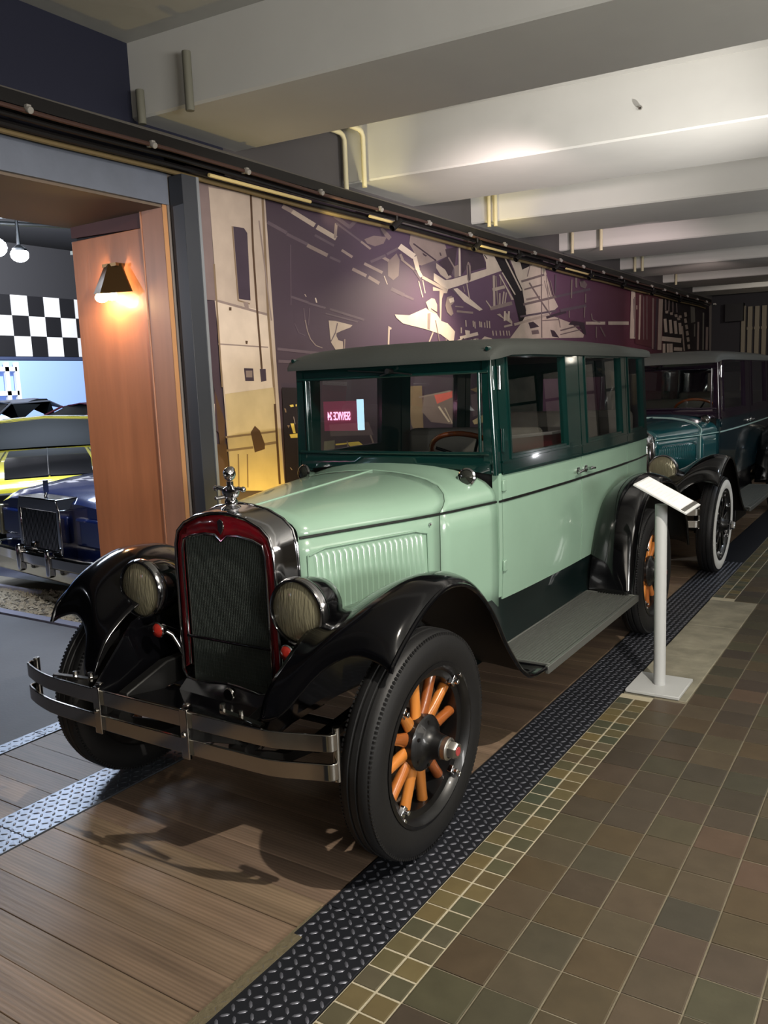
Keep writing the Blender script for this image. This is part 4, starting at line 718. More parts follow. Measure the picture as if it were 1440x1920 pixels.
# aisle floor: grout bed and ceramic tiles
GROUT = mat('tile_grout', (118, 111, 94), .85, bump=.3, bscale=120)
MGROUT = mat('mosaic_grout', (168, 160, 138), .85, bump=.3, bscale=120)
TILE = mat('quarry_tile', (90, 80, 62), .42, bump=.06, bscale=50, var=.12, vscale=14,
           rand=[(60, 59, 49), (80, 70, 55), (60, 53, 46), (70, 68, 52), (84, 66, 55), (53, 56, 48), (78, 66, 48), (64, 55, 48)])
MOSA = mat('mosaic_tile', (84, 80, 62), .38, bump=.06, bscale=50, var=.1, vscale=20,
           rand=[(84, 78, 60), (70, 71, 56), (100, 90, 62), (64, 70, 58), (88, 80, 64), (104, 92, 60), (76, 68, 56)])
mb = MB(); mb.box(-1.05, 7, -4, 20, -.045, -.0035); mb.build('grout_bed', GROUT, fl, smooth=False)
mb = MB(); mb.box(-1.205, -1.05, -4, 3.93, -.045, -.003); mb.box(-1.205, -1.05, 5.93, 20, -.045, -.003); mb.build('mosaic_grout_bed', MGROUT, fl, smooth=False)
R3 = Matrix(RC)
def seen(x, y, z=0, mg=30):
    q = R3 @ (Vector((x, y, z)) - Vector((0, 0, 1.55)))
    if q[2] < .1: return 0
    u = 720 + 1557.33 * q[0] / q[2]; v = 960 + 1557.33 * q[1] / q[2]
    return q[2] if (-mg < u < 1440 + mg and -mg < v < 1920 + mg) else 0
def tile_mesh(name, w, h, mt, b=.003):
    mb = MB(); x, y = w / 2, h / 2
    vs = [(-x, -y, -.006), (x, -y, -.006), (x, y, -.006), (-x, y, -.006), (-x, -y, -.001), (x, -y, -.001), (x, y, -.001), (-x, y, -.001),
          (-x + b, -y + b, 0), (x - b, -y + b, 0), (x - b, y - b, 0), (-x + b, y - b, 0)]
    mb.add(vs, [(0, 1, 5, 4), (1, 2, 6, 5), (2, 3, 7, 6), (3, 0, 4, 7), (4, 5, 9, 8), (5, 6, 10, 9), (6, 7, 11, 10), (7, 4, 8, 11), (8, 9, 10, 11)])
    o = mb.build(name, mt, fl, smooth=False); return o
def lay(cands, w, h, name, mt, keep):
    # nearest pieces single, the rest joined
    cands.sort(key=lambda c: c[0]); base = None; rnd = random.Random(5)
    for k, (d, x, y) in enumerate(cands[:keep]):
        o = base = tile_mesh(name, w, h, mt) if base is None else base
        if k: o = base.copy(); COL.objects.link(o)
        o.location = (x, y, rnd.uniform(-.0012, .0005)); o.rotation_euler = (rnd.uniform(-.003, .003), rnd.uniform(-.003, .003), rnd.uniform(-.004, .004))
    if len(cands) > keep:
        mb = MB()
        for d, x, y in cands[keep:]: mb.box(x - w / 2, x + w / 2, y - h / 2, y + h / 2, -.006, -.0005)
        o = mb.build(name + '_field', TILEFAR if mt is TILE else MOSFAR, fl, smooth=False); o['kind'] = 'stuff'
TILEFAR = mat('quarry_tile_far', (74, 67, 55), .42, var=.25, vscale=6, detail=0)
MOSFAR = mat('mosaic_tile_far', (92, 84, 60), .4, var=.2, vscale=6, detail=0)
c = []
for i in range(-2, 40):
    for j in range(-20, 110):
        x = -1.05 + (i + .5) * .1545; y = 2.2125 + (j + .5) * .1555
        if i < 0: continue
        if i == 0 and 3.95 < y < 5.95: continue
        d = seen(x, y, 0, 190)
        if d: c.append((d, x, y))
        elif x < 4.2 and y < 13: c.append((900, x, y))
lay(c, .1496, .1506, 'floor_tile', TILE, 290)
c = []
for i in range(2):
    for j in range(-30, 160):
        x = -1.205 + (i + .5) * .0775; y = 2.0615 + (j + .5) * .0788
        if 3.89 < y < 5.97: continue
        d = seen(x, y, 0, 120)
        c.append((d or 900, x, y))
lay(c, .0700, .0715, 'mosaic_tile', MOSA, 290)
mb = MB(); mb.box(-1.203, -.90, 3.95, 5.265, -.04, -.0005); mb.box(-1.203, -.90, 5.272, 5.92, -.04, 0.0)
mb.build('cement_patch', mat('rough_cement', (132, 128, 112), .9, bump=.6, bscale=18, var=.30, vscale=6), fl, bevel=.004)
# wood deck
PLANK = mat('deck_plank_wood', (120, 102, 86), .45, var=.30, vscale=2.6, stretch=(.55, 6, 1), bump=.10, bscale=10,
            rand=[(128, 108, 90), (116, 98, 82), (124, 106, 86), (112, 94, 80), (130, 110, 92)])
def add_grain(mt, dark):
    nt = mt.node_tree; b = nt.nodes['Principled BSDF']; src = b.inputs['Base Color'].links[0].from_socket
    vec = [n for n in nt.nodes if n.bl_idname == 'ShaderNodeTexNoise'][0].inputs['Vector'].links[0].from_socket
    mp = nt.nodes.new('ShaderNodeMapping'); mp.inputs['Scale'].default_value = (1.6, 4.2, 1); nt.links.new(vec, mp.inputs[0])
    wv = nt.nodes.new('ShaderNodeTexWave'); wv.wave_type = 'BANDS'; wv.bands_direction = 'Y'; wv.inputs['Scale'].default_value = .9
    wv.inputs['Distortion'].default_value = 7; wv.inputs['Detail'].default_value = 3; wv.inputs['Detail Scale'].default_value = .7
    nt.links.new(mp.outputs[0], wv.inputs[0])
    r_ = nt.nodes.new('ShaderNodeMapRange'); r_.inputs[3].default_value = dark; r_.inputs[4].default_value = 1.08; nt.links.new(wv.outputs['Fac'], r_.inputs[0])
    mx = nt.nodes.new('ShaderNodeMix'); mx.data_type = 'RGBA'; mx.blend_type = 'MULTIPLY'; mx.inputs[0].default_value = 1
    nt.links.new(src, mx.inputs[6]); nt.links.new(r_.outputs[0], mx.inputs[7]); nt.links.new(mx.outputs[2], b.inputs['Base Color'])
add_grain(PLANK, .84)
def planks(x0, x1, off, n0, n1):
    base = None
    for k in range(n0, n1):
        y = off + k * .130
        if base is None:
            mb = MB(); w = (x1 - x0 - .004) / 2; h = .0644; b = .0014
            vs = [(-w, -h, -.03), (w, -h, -.03), (w, h, -.03), (-w, h, -.03), (-w, -h, -b), (w, -h, -b), (w, h, -b), (-w, h, -b), (-w + b, -h + b, 0), (w - b, -h + b, 0), (w - b, h - b, 0), (-w + b, h - b, 0)]
            mb.add(vs, [(0, 1, 5, 4), (1, 2, 6, 5), (2, 3, 7, 6), (3, 0, 4, 7), (4, 5, 9, 8), (5, 6, 10, 9), (6, 7, 11, 10), (7, 4, 8, 11), (8, 9, 10, 11)])
            o = base = mb.build('deck_plank', PLANK, fl, smooth=False)
        else: o = base.copy(); COL.objects.link(o)
        o.location = ((x0 + x1) / 2, y + .065, -.001 - (k * 7 % 5) * .0004)
planks(-2.62, -1.468, 1.305, -5, 104); planks(-3.385, -2.852, 1.335, -5, 60)
# checker plates with raised bars
LUG = mat('worn_tread_bar', (120, 122, 132), .42, .7)
PLATE = mat('dark_tread_plate', (36, 38, 44), .55, .5, bump=.06, bscale=70, var=.12, vscale=5)
PLATEW = mat('worn_tread_plate', (120, 126, 136), .38, .8, bump=.06, bscale=70, var=.25, vscale=8)
def treadplate(x0, x1, y0, y1, mt, joints, name, lugs_to):
    mb = MB(); ys = [y0] + joints + [y1]
    for a, b in zip(ys, ys[1:]): mb.box(x0, x1, a + .0015, b - .0015, -.02, .002)
    p = mb.build(name, mt, fl, bevel=.001, seg=1, smooth=False)
    mb = MB(); pt = .0305; nx = int((x1 - x0) / pt); r2 = math.sqrt(.5)
    j = 0; y = max(y0, .9)
    while y < min(y1, lugs_to):
        for i in range(nx):
            x = x0 + (i + .6) * (x1 - x0) / nx
            if not seen(x, y): continue
            an = PI / 4 if (i + j) % 2 else -PI / 4; ca, sa = math.cos(an), math.sin(an); L, w, hh = .0140, .0046, .0034
            pts = [(-L, 0, 0), (-L * .5, -w, 0), (L * .5, -w, 0), (L, 0, 0), (L * .5, w, 0), (-L * .5, w, 0), (-L * .5, 0, hh), (L * .5, 0, hh)]
            mb.add([(x + a * ca - b * sa, y + a * sa + b * ca, .002 + c_) for a, b, c_ in pts],
                   [(0, 1, 6), (1, 2, 7, 6), (2, 3, 7), (3, 4, 7), (4, 5, 6, 7), (5, 0, 6)])
        y += pt; j += 1
    o = mb.build('tread_bar', LUG if mt is PLATE else mt, p, sharp=70); o['kind'] = 'stuff'
treadplate(-1.462, -1.207, -2, 17, PLATE, [1.82, 3.45, 4.95, 7.9, 10.9], 'tread_plate', 7.2)
treadplate(-2.848, -2.622, -2, 17, PLATEW, [1.60, 4.4, 7.4], 'tread_plate', 2.9)
treadplate(-3.478, -3.388, -2, 12, PLATEW, [2.2, 5.2], 'tread_plate', 3.2)
mb = MB(); mb.bar([(-1.450, 1.24, .003), (-1.445, 1.66, .003)], .034, .004); mb.bar([(-1.470, 1.24, .003), (-1.4635, 1.80, .003)], .006, .003); o = mb.build('joint_filler', mat('dry_filler', (92, 84, 64), .9, bump=.5, bscale=60), fl)
mb = MB(); mb.box(-18.2, -3.48, -4, 3.44, -.045, -.002); mb.build('dark_lino', DKGREY, fl, smooth=False)
mb = MB(); mb.box(-9.5, -3.6, 3.445, 3.52, -.045, .012); mb.build('lilac_edging', mat('lilac_line', (120, 120, 140), .6), fl, smooth=False)
mb = MB(); mb.box(-18.2, -3.6, 4.25, 20, -.045, -.001); mb.build('gallery_floor', mat('gallery_floor_paint', (66, 66, 80), .4), fl, smooth=False)
mb = MB(); mb.box(-8.6, -5.95, 3.93, 3.97, -.03, .03); mb.build('floor_strip_light', mat('pale_strip', (190, 190, 215), .5), fl, smooth=False)
# gravel bed
mb = MB(); mb.box(-9.5, -3.6, 3.52, 4.25, -.045, -.002); gvb = mb.build('gravel_bed', mat('gravel_base', (120, 112, 100), .9), fl, smooth=False)
mb = MB(); rg = random.Random(3)
for k in range(2600):
    x = rg.uniform(-7.6, -4.6); y = rg.uniform(3.53, 4.0 + .1 * math.sin(x * 3)); r = rg.uniform(.010, .020)
    a = [rg.uniform(.7, 1.3) * r for _ in range(6)]
    vs = [(x + a[0], y, .004), (x, y + a[1], .004), (x - a[2], y, .004), (x, y - a[3], .004), (x, y, .004 + a[4] * .8)]
    mb.add(vs, [(0, 1, 4), (1, 2, 4), (2, 3, 4), (3, 0, 4)])
o = mb.build('gravel', mat('gravel_stone', (176, 168, 152), .85, var=.3, vscale=30), None, smooth=False)
tag(o, 'pale gravel strip between the lilac line and the blue car', 'gravel', kind='stuff')

# ---- walls
def wall(name, x0, x1, y0, y1, z0, z1, mt): 
    mb = MB(); mb.box(x0, x1, y0, y1, z0, z1); return struct(mb.build(name, mt, smooth=False))
MURALBG = None
wl = wall('wall_left', WX - .35, WX - .004, 3.42, 17.4, -.02, 2.86, mat('wall_plaster', (120, 112, 108), .8))
wall('wall_left_upper', WX - .3, WX - .004, 3.9, 17.4, 2.86, 3.6, mat('grey_upper_wall', (84, 80, 80), .8, bump=.1, bscale=30))
wall('wall_left_navy', WX - .3, WX - .004, -4, 3.9, 2.80, 5.2, NAVY)
wall('wall_right', 6.9, 7.1, -4, 20, -.05, 3.6, mat('hall_wall_right', (120, 112, 100), .8))
wall('wall_front', -18.2, 7, -4.2, -4, -.05, 3.6, mat('hall_wall_front', (60, 56, 54), .8))
wall('wall_gallery', -18.25, -18.02, -4, 16.4, -.05, 5.2, TUNNEL)
wall('wall_gallery_end', -18.2, -4.42, 16.2, 16.4, -.05, 5.2, TUNNEL)
# jamb (thick wall end) of the wide opening
mb = MB(); mb.box(-4.42, WX - .36, 3.43, 16.2, -.03, 5.2); struct(mb.build('wall_divider', TUNNEL, smooth=False))
# lintel over the opening
mb = MB(); mb.box(-4.45, WX, -4, 3.43, 2.60, 2.80)
li = struct(mb.build('trim_1', mat('lintel_grey_blue', (104, 110, 124), .65, bump=.1, bscale=40, var=.1), smooth=False))
mb = MB(); mb.box(-4.46, WX - .02, -4, 3.42, 2.585, 2.60); mb.build('soffit_board', mat('soffit_brown', (110, 96, 84), .7), li, smooth=False)
# ceilings
mb = MB(); mb.box(-3.9, 7, -4, 20, 3.38, 3.6); ce = struct(mb.build('ceiling', CONC, smooth=False))
mb = MB(); mb.box(-18.2, -3.9, -4, 16.4, 5.2, 5.3); struct(mb.build('ceiling_gallery', TUNNEL, smooth=False))
# beams: deep, wide, cream painted, slightly fanned as measured
bs = [(-1.0, .07, .80), (3.22, .085, .80), (5.13, .13, 1.0), (7.15, .17, 1.05), (9.35, .18, 1.1), (11.6, .18, 1.1), (13.8, .18, 1.1), (15.8, .16, 1.0)]
for k, (y, sl, w) in enumerate(bs):
    xa, xb = WX - .02, 6.95; L = xb - xa; mb = MB()
    zb = 3.0; cb = .012
    def sec(x):
        yy = y + sl * (x - xa)
        return [(x, yy, 3.4), (x, yy, zb + cb), (x, yy + cb, zb), (x, yy + w - cb, zb), (x, yy + w, zb + cb), (x, yy + w, 3.4)]
    n = 14
    mb.grid([sec(lerp(xa, xb, i / n)) for i in range(n + 1)])
    mb.poly(sec(xa)); mb.poly(sec(xb))
    mb.build('ceiling_beam', BEAMP, ce, sharp=25)
# pipes that drop from the slab in front of the beams
PIPE = mat('cream_pipe', (216, 206, 170), .5)
for (x, y, zt, back) in ((-3.50, 3.19, 3.12, 0), (-3.16, 3.20, 3.23, 0), (-3.555, 5.10, 3.33, .26), (-3.41, 5.12, 3.33, .26), (-3.36, 7.16, 3.30, 0), (-3.42, 7.15, 3.30, 0), (-3.44, 9.33, 3.3, 0), (-3.12, 9.36, 3.3, 0), (-3.4, 11.6, 3.3, 0), (-3.3, 11.6, 3.3, 0), (-3.4, 13.8, 3.3, 0)):
    mb = MB(); pts = [(x, y, 2.952), (x, y, zt - .04)]
    if back: pts += [(x, y - .02, zt - .01), (x, y - .05, zt), (x, y - back, zt)]
    else: pts += [(x, y, zt)]
    mb.tube(pts, .018 if y > 4 else .022, 10)
    mb.build('drop_pipe', PIPE if y > 4 else mat('grey_pipe', (120, 118, 104), .6), ce)
for x, y in ((-1.55, 5.43, ), (-1.2, 9.8)):
    mb = MB(); mb.cyl((x, y, 3.17), (x, y - .05, 3.17), .008); mb.sphere((x, y - .05, 3.165), .014, 8); mb.build('ceiling_hook', OLDCHROME, ce)
# far wall
fw_ = wall('wall_back', -10, 7, 17.4, 17.6, -.05, 3.6, mat('far_wall_dark', (40, 38, 42), .8))
FC = mat('far_column_print', (120, 112, 96), .7); 
base = None
for k in range(14):
    x = -2.90 + k * .125
    mb = MB()
    if base is None:
        mb.box(-.038, .038, -.06, 0, .05, 2.78); mb.box(-.05, .05, -.07, 0, 1.75, 1.82); mb.box(-.05, .05, -.07, 0, 2.35, 2.40)
        base = o = mb.build('fluted_strip', FC, fw_, smooth=False)
    else: o = base.copy(); COL.objects.link(o)
    o.location = (x, 17.4, 0)
mb = MB(); mb.box(-3.05, -2.98, 17.33, 17.4, 0, 2.80); mb.build('far_post', FC, fw_, smooth=False)
mb = MB(); mb.box(-3.32, -3.0, 17.2, 17.4, 2.52, 2.85); mb.build('far_cabinet', SATIN, fw_, smooth=False)

# ---- mural print on the left wall (one flat print)
MC = {'c': (200, 184, 170), 'l': (176, 160, 148), 't': (136, 120, 116), 'm': (96, 82, 92), 'm2': (118, 102, 102), 'd': (66, 52, 62), 'k': (30, 22, 28), 'k2': (62, 50, 64),
      'y': (214, 190, 96), 'y2': (184, 166, 132), 'r': (84, 44, 52), 'g': (110, 106, 100), 'b': (78, 56, 40), 'b2': (124, 104, 84), 'r2': (200, 96, 90)}
bgm = mat('mural_print_ground', (74, 58, 74), .55)
nt = bgm.node_tree; b_ = nt.nodes['Principled BSDF']; tc = nt.nodes.new('ShaderNodeTexCoord'); sx = nt.nodes.new('ShaderNodeSeparateXYZ')
mr = nt.nodes.new('ShaderNodeMapRange'); mr.inputs[1].default_value = 3.4; mr.inputs[2].default_value = 17.4
cr_ = nt.nodes.new('ShaderNodeValToRGB'); ns = nt.nodes.new('ShaderNodeTexNoise'); ns.inputs['Scale'].default_value = 1.3; ns.inputs['Detail'].default_value = 6
ad = nt.nodes.new('ShaderNodeMath'); ad.operation = 'MULTIPLY_ADD'; ad.inputs[1].default_value = .12
els = cr_.color_ramp.elements; els[0].color = lin((64, 52, 62)); els[1].color = lin((48, 30, 36))
for p, c3 in ((.10, (66, 54, 64)), (.28, (84, 66, 86)), (.42, (104, 76, 98)), (.55, (96, 60, 82)), (.66, (92, 46, 62))):
    e = els.new(p); e.color = lin(c3)
nt.links.new(tc.outputs['Object'], sx.inputs[0]); nt.links.new(sx.outputs[1], mr.inputs[0]); nt.links.new(tc.outputs['Object'], ns.inputs['Vector'])
nt.links.new(ns.outputs[0], ad.inputs[0]); nt.links.new(mr.outputs[0], ad.inputs[2]); nt.links.new(ad.outputs[0], cr_.inputs[0]); nt.links.new(cr_.outputs[0], b_.inputs['Base Color'])
mb = MB(); mb.poly([(WX - .003, 3.58, -.02), (WX - .003, 17.16, -.02), (WX - .003, 17.16, 2.84), (WX - .003, 3.58, 2.84)], 0)
keys = list(MC); mats_ = [bgm] + [mat('mural_ink_' + k, MC[k], .55, var=.10, vscale=7) for k in keys]
for k, (cc, pts) in enumerate(MURAL):
    mb.poly([(WX - .0028 + k * .00004, y, z) for y, z in pts], 1 + keys.index(cc))
me = bpy.data.meshes.new('mural_print'); me.from_pydata(mb.v, [], mb.f)
for q in mats_: me.materials.append(q)
me.polygons.foreach_set('material_index', mb.m)
o = bpy.data.objects.new('mural_print', me); COL.objects.link(o)
tag(o, 'purple and cream wall-size print of an old factory hall behind the vintage cars', 'mural')

# ---- cable tray along the wall top
tr = empty('cable_tray', (-3.5, 0, 2.86)); tag(tr, 'black cable tray with pipes running along the top of the mural wall', 'cable tray')
TRB = mat('tray_black', (26, 24, 24), .45, .3); TRG = mat('dusty_cable', (92, 88, 82), .6); COPPER = mat('old_copper_pipe', (84, 62, 56), .5, .4); BRASSY = mat('yellowed_conduit', (206, 186, 130), .5)
Y0, Y1 = -2, 16.6
def along(nm, x, z, r, mt, y0=Y0, y1=Y1, sag=.006):
    mb = MB(); n = int((y1 - y0) / .7) + 2
    mb.tube([(x, lerp(y0, y1, i / n), z + sag * math.sin(i * 1.7)) for i in range(n + 1)], r, 8); return mb.build(nm, mt, tr)
mb = MB(); mb.box(.045, .055, Y0, Y1, -.01, .048); mb.box(-.095, -.085, Y0, Y1, -.01, .055); mb.box(-.09, .05, Y0, Y1, -.003, .003); mb.build('tray_channel', TRB, tr, smooth=False)
along('cable', .035, .052, .014, TRG); along('cable', .0, .056, .015, TRG); along('cable', -.045, .060, .016, TRG); along('cable', .02, .044, .012, TRG)
along('copper_pipe', .052, -.020, .011, COPPER); along('copper_pipe', .02, -.045, .012, TRB); along('conduit', -.02, -.075, .016, TRB)
along('conduit', -.055, -.095, .014, mat('tan_conduit', (112, 96, 66), .5)); along('yellow_conduit', .035, -.088, .011, BRASSY, 3.62, 4.55, .0); along('yellow_conduit', .035, -.080, .011, BRASSY, 5.25, 5.65, .0)
along('yellow_conduit', .035, -.080, .011, BRASSY, 7.0, 7.6, .0); along('yellow_conduit', .035, -.080, .011, BRASSY, 9.2, 10.1, .0)
base = None
for k in range(22):
    y = 1.75 + k * .72
    if base is None:
        mb = MB(); mb.box(.03, .075, -.012, .012, -.03, .0); mb.cyl((.055, 0, -.015), (.085, .0, -.03), .016, n=10)
        base = o = mb.build('cable_clip', mat('clip_white', (150, 146, 140), .5), tr, bevel=.003)
    else: o = base.copy(); COL.objects.link(o)
    o.location = (0, y, 0)
# track spots hanging along the tray further back
base = None
for k, y in enumerate((5.55, 6.9, 7.8, 8.8, 9.9, 11.2, 12.6, 14.2)):
    if base is None:
        t_ = empty('track_spot', (-3.42, y, 2.80)); mb = MB(); mb.cyl((0, 0, .02), (0, 0, -.035), .012); mb.lathe([(.02, .05), (.026, 0), (.028, -.06), (.022, -.062)], 14, frame((0, 0, -.04), (.2, .7, .5)))
        mb.build('spot_can', TRB, t_, bevel=.002); base = t_
        tag(t_, '', 'spotlight')
    else:
        t_ = base.copy(); COL.objects.link(t_); t_.location = (-3.42, y, 2.80); c_ = base.children[0].copy(); COL.objects.link(c_); c_.parent = t_
    t_['label'] = ('nearest', 'second nearest', 'third nearest', 'fourth nearest', 'fifth nearest', 'sixth nearest', 'seventh nearest', 'farthest')[k] + ' small black spotlight under the cable tray'; t_['category'] = 'spotlight'; t_['group'] = 'spotlights under the cable tray'

# ---- steel post, wooden jamb panels, sconce
mb = MB(); mb.box(-3.592, -3.488, 3.43, 3.535, .002, 2.75); mb.box(-3.60, -3.478, 3.42, 3.545, .0, .012)
po = mb.build('steel_post', mat('post_paint', (50, 53, 60), .5), bevel=.002, seg=1); tag(po, 'dark grey steel post between the wood panel and the mural', 'post')
mb = MB(); mb.box(-3.592, -3.484, 3.536, 3.556, .002, 2.75); mb.build('post_edge', mat('pale_flange', (120, 124, 130), .5), po)
WOOD = mat('orange_veneer', (192, 122, 82), .38, var=.16, vscale=2.2, stretch=(5, 5, .5), bump=.05, bscale=12, coat=.2)
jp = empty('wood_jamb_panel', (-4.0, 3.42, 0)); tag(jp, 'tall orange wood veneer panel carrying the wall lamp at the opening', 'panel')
mb = MB(); mb.box(-.43, .205, -.022, .0, 0.02, 2.50); mb.build('veneer_board', WOOD, jp, bevel=.003)
mb = MB(); mb.box(.209, .385, -.030, .0, 0.02, 2.60); mb.box(.201, .212, -.036, -.0, 0.02, 2.60); mb.build('veneer_trim', mat('pink_veneer', (178, 126, 100), .42, var=.14, vscale=2.2, stretch=(5, 5, .5)), jp, bevel=.003)
mb = MB(); mb.box(.385, .388, -.031, .0, 0.02, 2.60); mb.build('light_edge', mat('pale_edge', (180, 132, 90), .5), jp)
mb = MB(); mb.prism([(-.43, -.02, 2.52), (.205, -.02, 2.50), (.205, -.02, 2.60), (-.43, -.02, 2.60)], (0, .02, 0)); mb.build('jamb_shade_board', mat('shade_maroon', (84, 44, 42), .6), jp)  # lintel shade on the jamb, built in as a dark maroon strip
sc = empty('wall_lamp', (-4.03, 3.40, 2.20)); tag(sc, 'lit brown two-sided wall lamp on the orange wood panel', 'lamp')
BRONZE = mat('bronze_metal', (110, 86, 56), .35, .8)
for s, nm in ((-1, 'lamp_shade'), (1, 'lamp_shade')):
    mb = MB()
    a, b2 = ((-.135, .0) if s < 0 else (.0, .155))
    top = [(-.065, -.045, .12), (.0, -.07, .12)] if s < 0 else [(.0, -.07, .12), (.065, -.035, .12)]
    bot = [(-.135, -.085, -.04), (.01, -.155, -.055)] if s < 0 else [(.01, -.155, -.055), (.165, -.055, -.05)]
    mb.slab([top, bot], (0, .008, 0)); 
    mb.build(nm, BRONZE, sc)
mb = MB(); mb.box(-.06, .06, -.066, -.0, .105, .123); mb.box(-.05, .05, -.012, 0, -.02, .12); mb.build('back_plate', BRONZE, sc)
mb = MB(); mb.sphere((-.075, -.075, -.065), .036, 14, 0, (1.2, 1, .8)); mb.sphere((.02, -.08, -.065), .032, 14, 0, (1.2, 1, .8)); mb.build('bulb', mat('lamp_bulb', (255, 230, 190), .5, emit=(255, 226, 180), estr=30), sc)
lamp_point('sconce_light', (-4.05, 3.30, 2.12), 9, (1, .66, .30), .04)
lamp_spot('sconce_up', (-4.02, 3.345, 2.26), (-4.02, 3.40, 2.6), 1.2, (1, .85, .8), 140, .8, .03)

# ---- gallery beyond the opening: checker band, blue screen, tower frame, lamps
WHT = mat('checker_white', (225, 225, 228), .5); BLK = mat('checker_black', (28, 28, 32), .5)
ck = empty('checker_band', (-18.01, 11.52, 2.60)); tag(ck, 'black and white chequered band along the top of the gallery wall', 'wall panel')
bw = bb = None
for i in range(-6, 10):
    for j in range(3):
        wht = (i + j) % 2 == 1
        src = bw if wht else bb
        if src is None:
            mb = MB(); mb.box(.002, .04 if wht else .03, -.215, .215, -.232, .232)
            o = mb.build('checker_square', WHT if wht else BLK, ck, smooth=False)
            if wht: bw = o
            else: bb = o
        else: o = src.copy(); COL.objects.link(o)
        o.location = (0, .22 + i * .437, .236 + j * .472)
mb = MB(); mb.box(.002, .08, -2.6, 4.4, -.08, -.01); mb.build('band_ledge', mat('ledge', (60, 70, 100), .5), ck, smooth=False)
mb = MB(); mb.box(-18.0, -17.95, 6.5, 15.9, .02, 2.50)
tag(mb.build('blue_backdrop', mat('blue_screen', (150, 178, 232), .6, emit=(140, 170, 240), estr=.35), smooth=False), 'pale blue lit backdrop under the chequered band', 'backdrop')
tw = empty('white_frame_tower', (-17.85, 11.16, 0)); tag(tw, 'white lattice window frame in front of the blue backdrop', 'frame')
mb = MB()
for y in (0, .40, .65): mb.box(0, .08, y - .05, y + .05, 0, 2.46)
mb.box(0, .06, -.7, .0, .2, 2.46)
mb.build('upright', WHT, tw, smooth=False)
for z in (.6, 1.2, 1.75, 2.3): mb = MB(); mb.box(.0, .08, 0, .65, z - .05, z + .05); mb.build('crossbar', WHT, tw, smooth=False)
LAMPW = mat('floodlight_glow', (255, 255, 255), .5, emit=(235, 240, 255), estr=60)
gt = empty('ceiling_truss', (-8.2, 5.0, 3.30)); tag(gt, 'dark lighting rail below the gallery ceiling', 'lighting rail')
mb = MB(); mb.tube([(-1.5, -1.5, .16), (.5, 2.2, .18)], .025); mb.tube([(-.6, -.6, .10), (1.5, 1.6, .12)], .02); mb.tube([(-1.2, .9, .22), (2.2, -.4, .22)], .02); mb.build('rail_tube', mat('rail_metal', (90, 92, 92), .4, .6), gt)
for k, (x, y, z, r) in enumerate(((-7.93, 5.16, 3.09, .12), (-7.85, 5.38, 3.03, .09))):
    t_ = empty('floodlight', (x, y, z)); tag(t_, ['large glaring white floodlight at the left edge of the gallery', 'smaller glaring white floodlight right of the large one'][k], 'floodlight', 'gallery floodlights')
    mb = MB(); mb.sphere((0, 0, 0), r, 16, 0, (1, 1, .8)); mb.build('glow_globe', LAMPW, t_)
    mb = MB(); mb.lathe([(r * .9, 0), (r * .8, .06), (.02, .10), (.012, .44)], 16); mb.build('lamp_housing', SATIN, t_)
t_ = empty('ceiling_panel_light', (-12.2, 9.45, 4.0)); tag(t_, 'small dim ceiling fixture in front of the dark gallery ceiling', 'light fixture')
mb = MB(); mb.box(-.1, .1, -.06, .06, -.03, .03); mb.build('fixture_box', mat('fixture_grey', (150, 150, 140), .5), t_)

# ---- other cars in the gallery
BLUEP = mat('dark_blue_paint', (34, 50, 108), .18, .2, 1); YELP = mat('yellow_paint', (226, 208, 60), .25, 0, 1); TINT = mat('tinted_car_glass', (10, 13, 16), .5, 0, 0, spec=.12)
def hull(mb, secs, mi=0):
    # secs: (y, z list, x list) half profile from centre top down to sill
    rows = []
    for y, pr in secs:
        h = [(x, y, z) for x, z in pr]; rows.append([(-p[0], p[1], p[2]) for p in reversed(h)] + h[1:] if h[0][0] == 0 else [(-p[0], p[1], p[2]) for p in reversed(h)] + h)
    mb.grid(rows, mi); mb.poly(rows[0], mi); mb.poly(rows[-1], mi)
def sect(w, zt, zs, zb, crown=.02): return [(0, zt + crown), (w * .5, zt + crown * .8), (w * .82, zt), (w * .97, zs + (zt - zs) * .6), (w, zs), (w * .98, zb + .1), (w * .93, zb)]
def car_wheels(c, w, ys, r):
    for y in ys:
        for s in (-1, 1):
            wh = empty('wheel', (s * (w - .11), y, r)); wh.parent = c
            AX = Matrix.Rotation(s * PI / 2, 4, 'Y')
            mb = MB(); mb.lathe([(r * .6, -.1), (r * .95, -.1), (r, -.07), (r, .07), (r * .95, .1), (r * .6, .1)], 32, AX); mb.build('tyre', RUBBER, wh)
            mb = MB(); mb.lathe([(.0001, .06), (r * .3, .08), (r * .6, .09)], 24, AX); mb.build('wheel_cover', CHROME, wh)
bc = empty('blue_luxury_car', (-5.80, 4.03, 0), math.radians(-9)); tag(bc, 'dark blue classic car with a tall upright grille left of the wood panel', 'car')
mb = MB()
hull(mb, [(.0, sect(.90, .74, .66, .26)), (.10, sect(.93, .80, .70, .24)), (.6, sect(.95, .86, .74, .22)), (1.7, sect(.95, .93, .76, .22)), (2.6, sect(.95, .93, .78, .22)), (4.6, sect(.93, .90, .75, .24)), (5.0, sect(.88, .80, .66, .3))])
bcb = mb.build('body', BLUEP, bc, sharp=50)
mb = MB(); hull(mb, [(1.75, [(0, .93), (.55, .93), (.75, .92)]), (2.5, [(0, 1.34), (.5, 1.33), (.62, 1.28), (.78, .93)]), (3.6, [(0, 1.34), (.5, 1.33), (.62, 1.28), (.78, .93)]), (4.2, [(0, .95), (.5, .94), (.75, .90)])][1:3]); mb.build('cabin', BLUEP, bc)
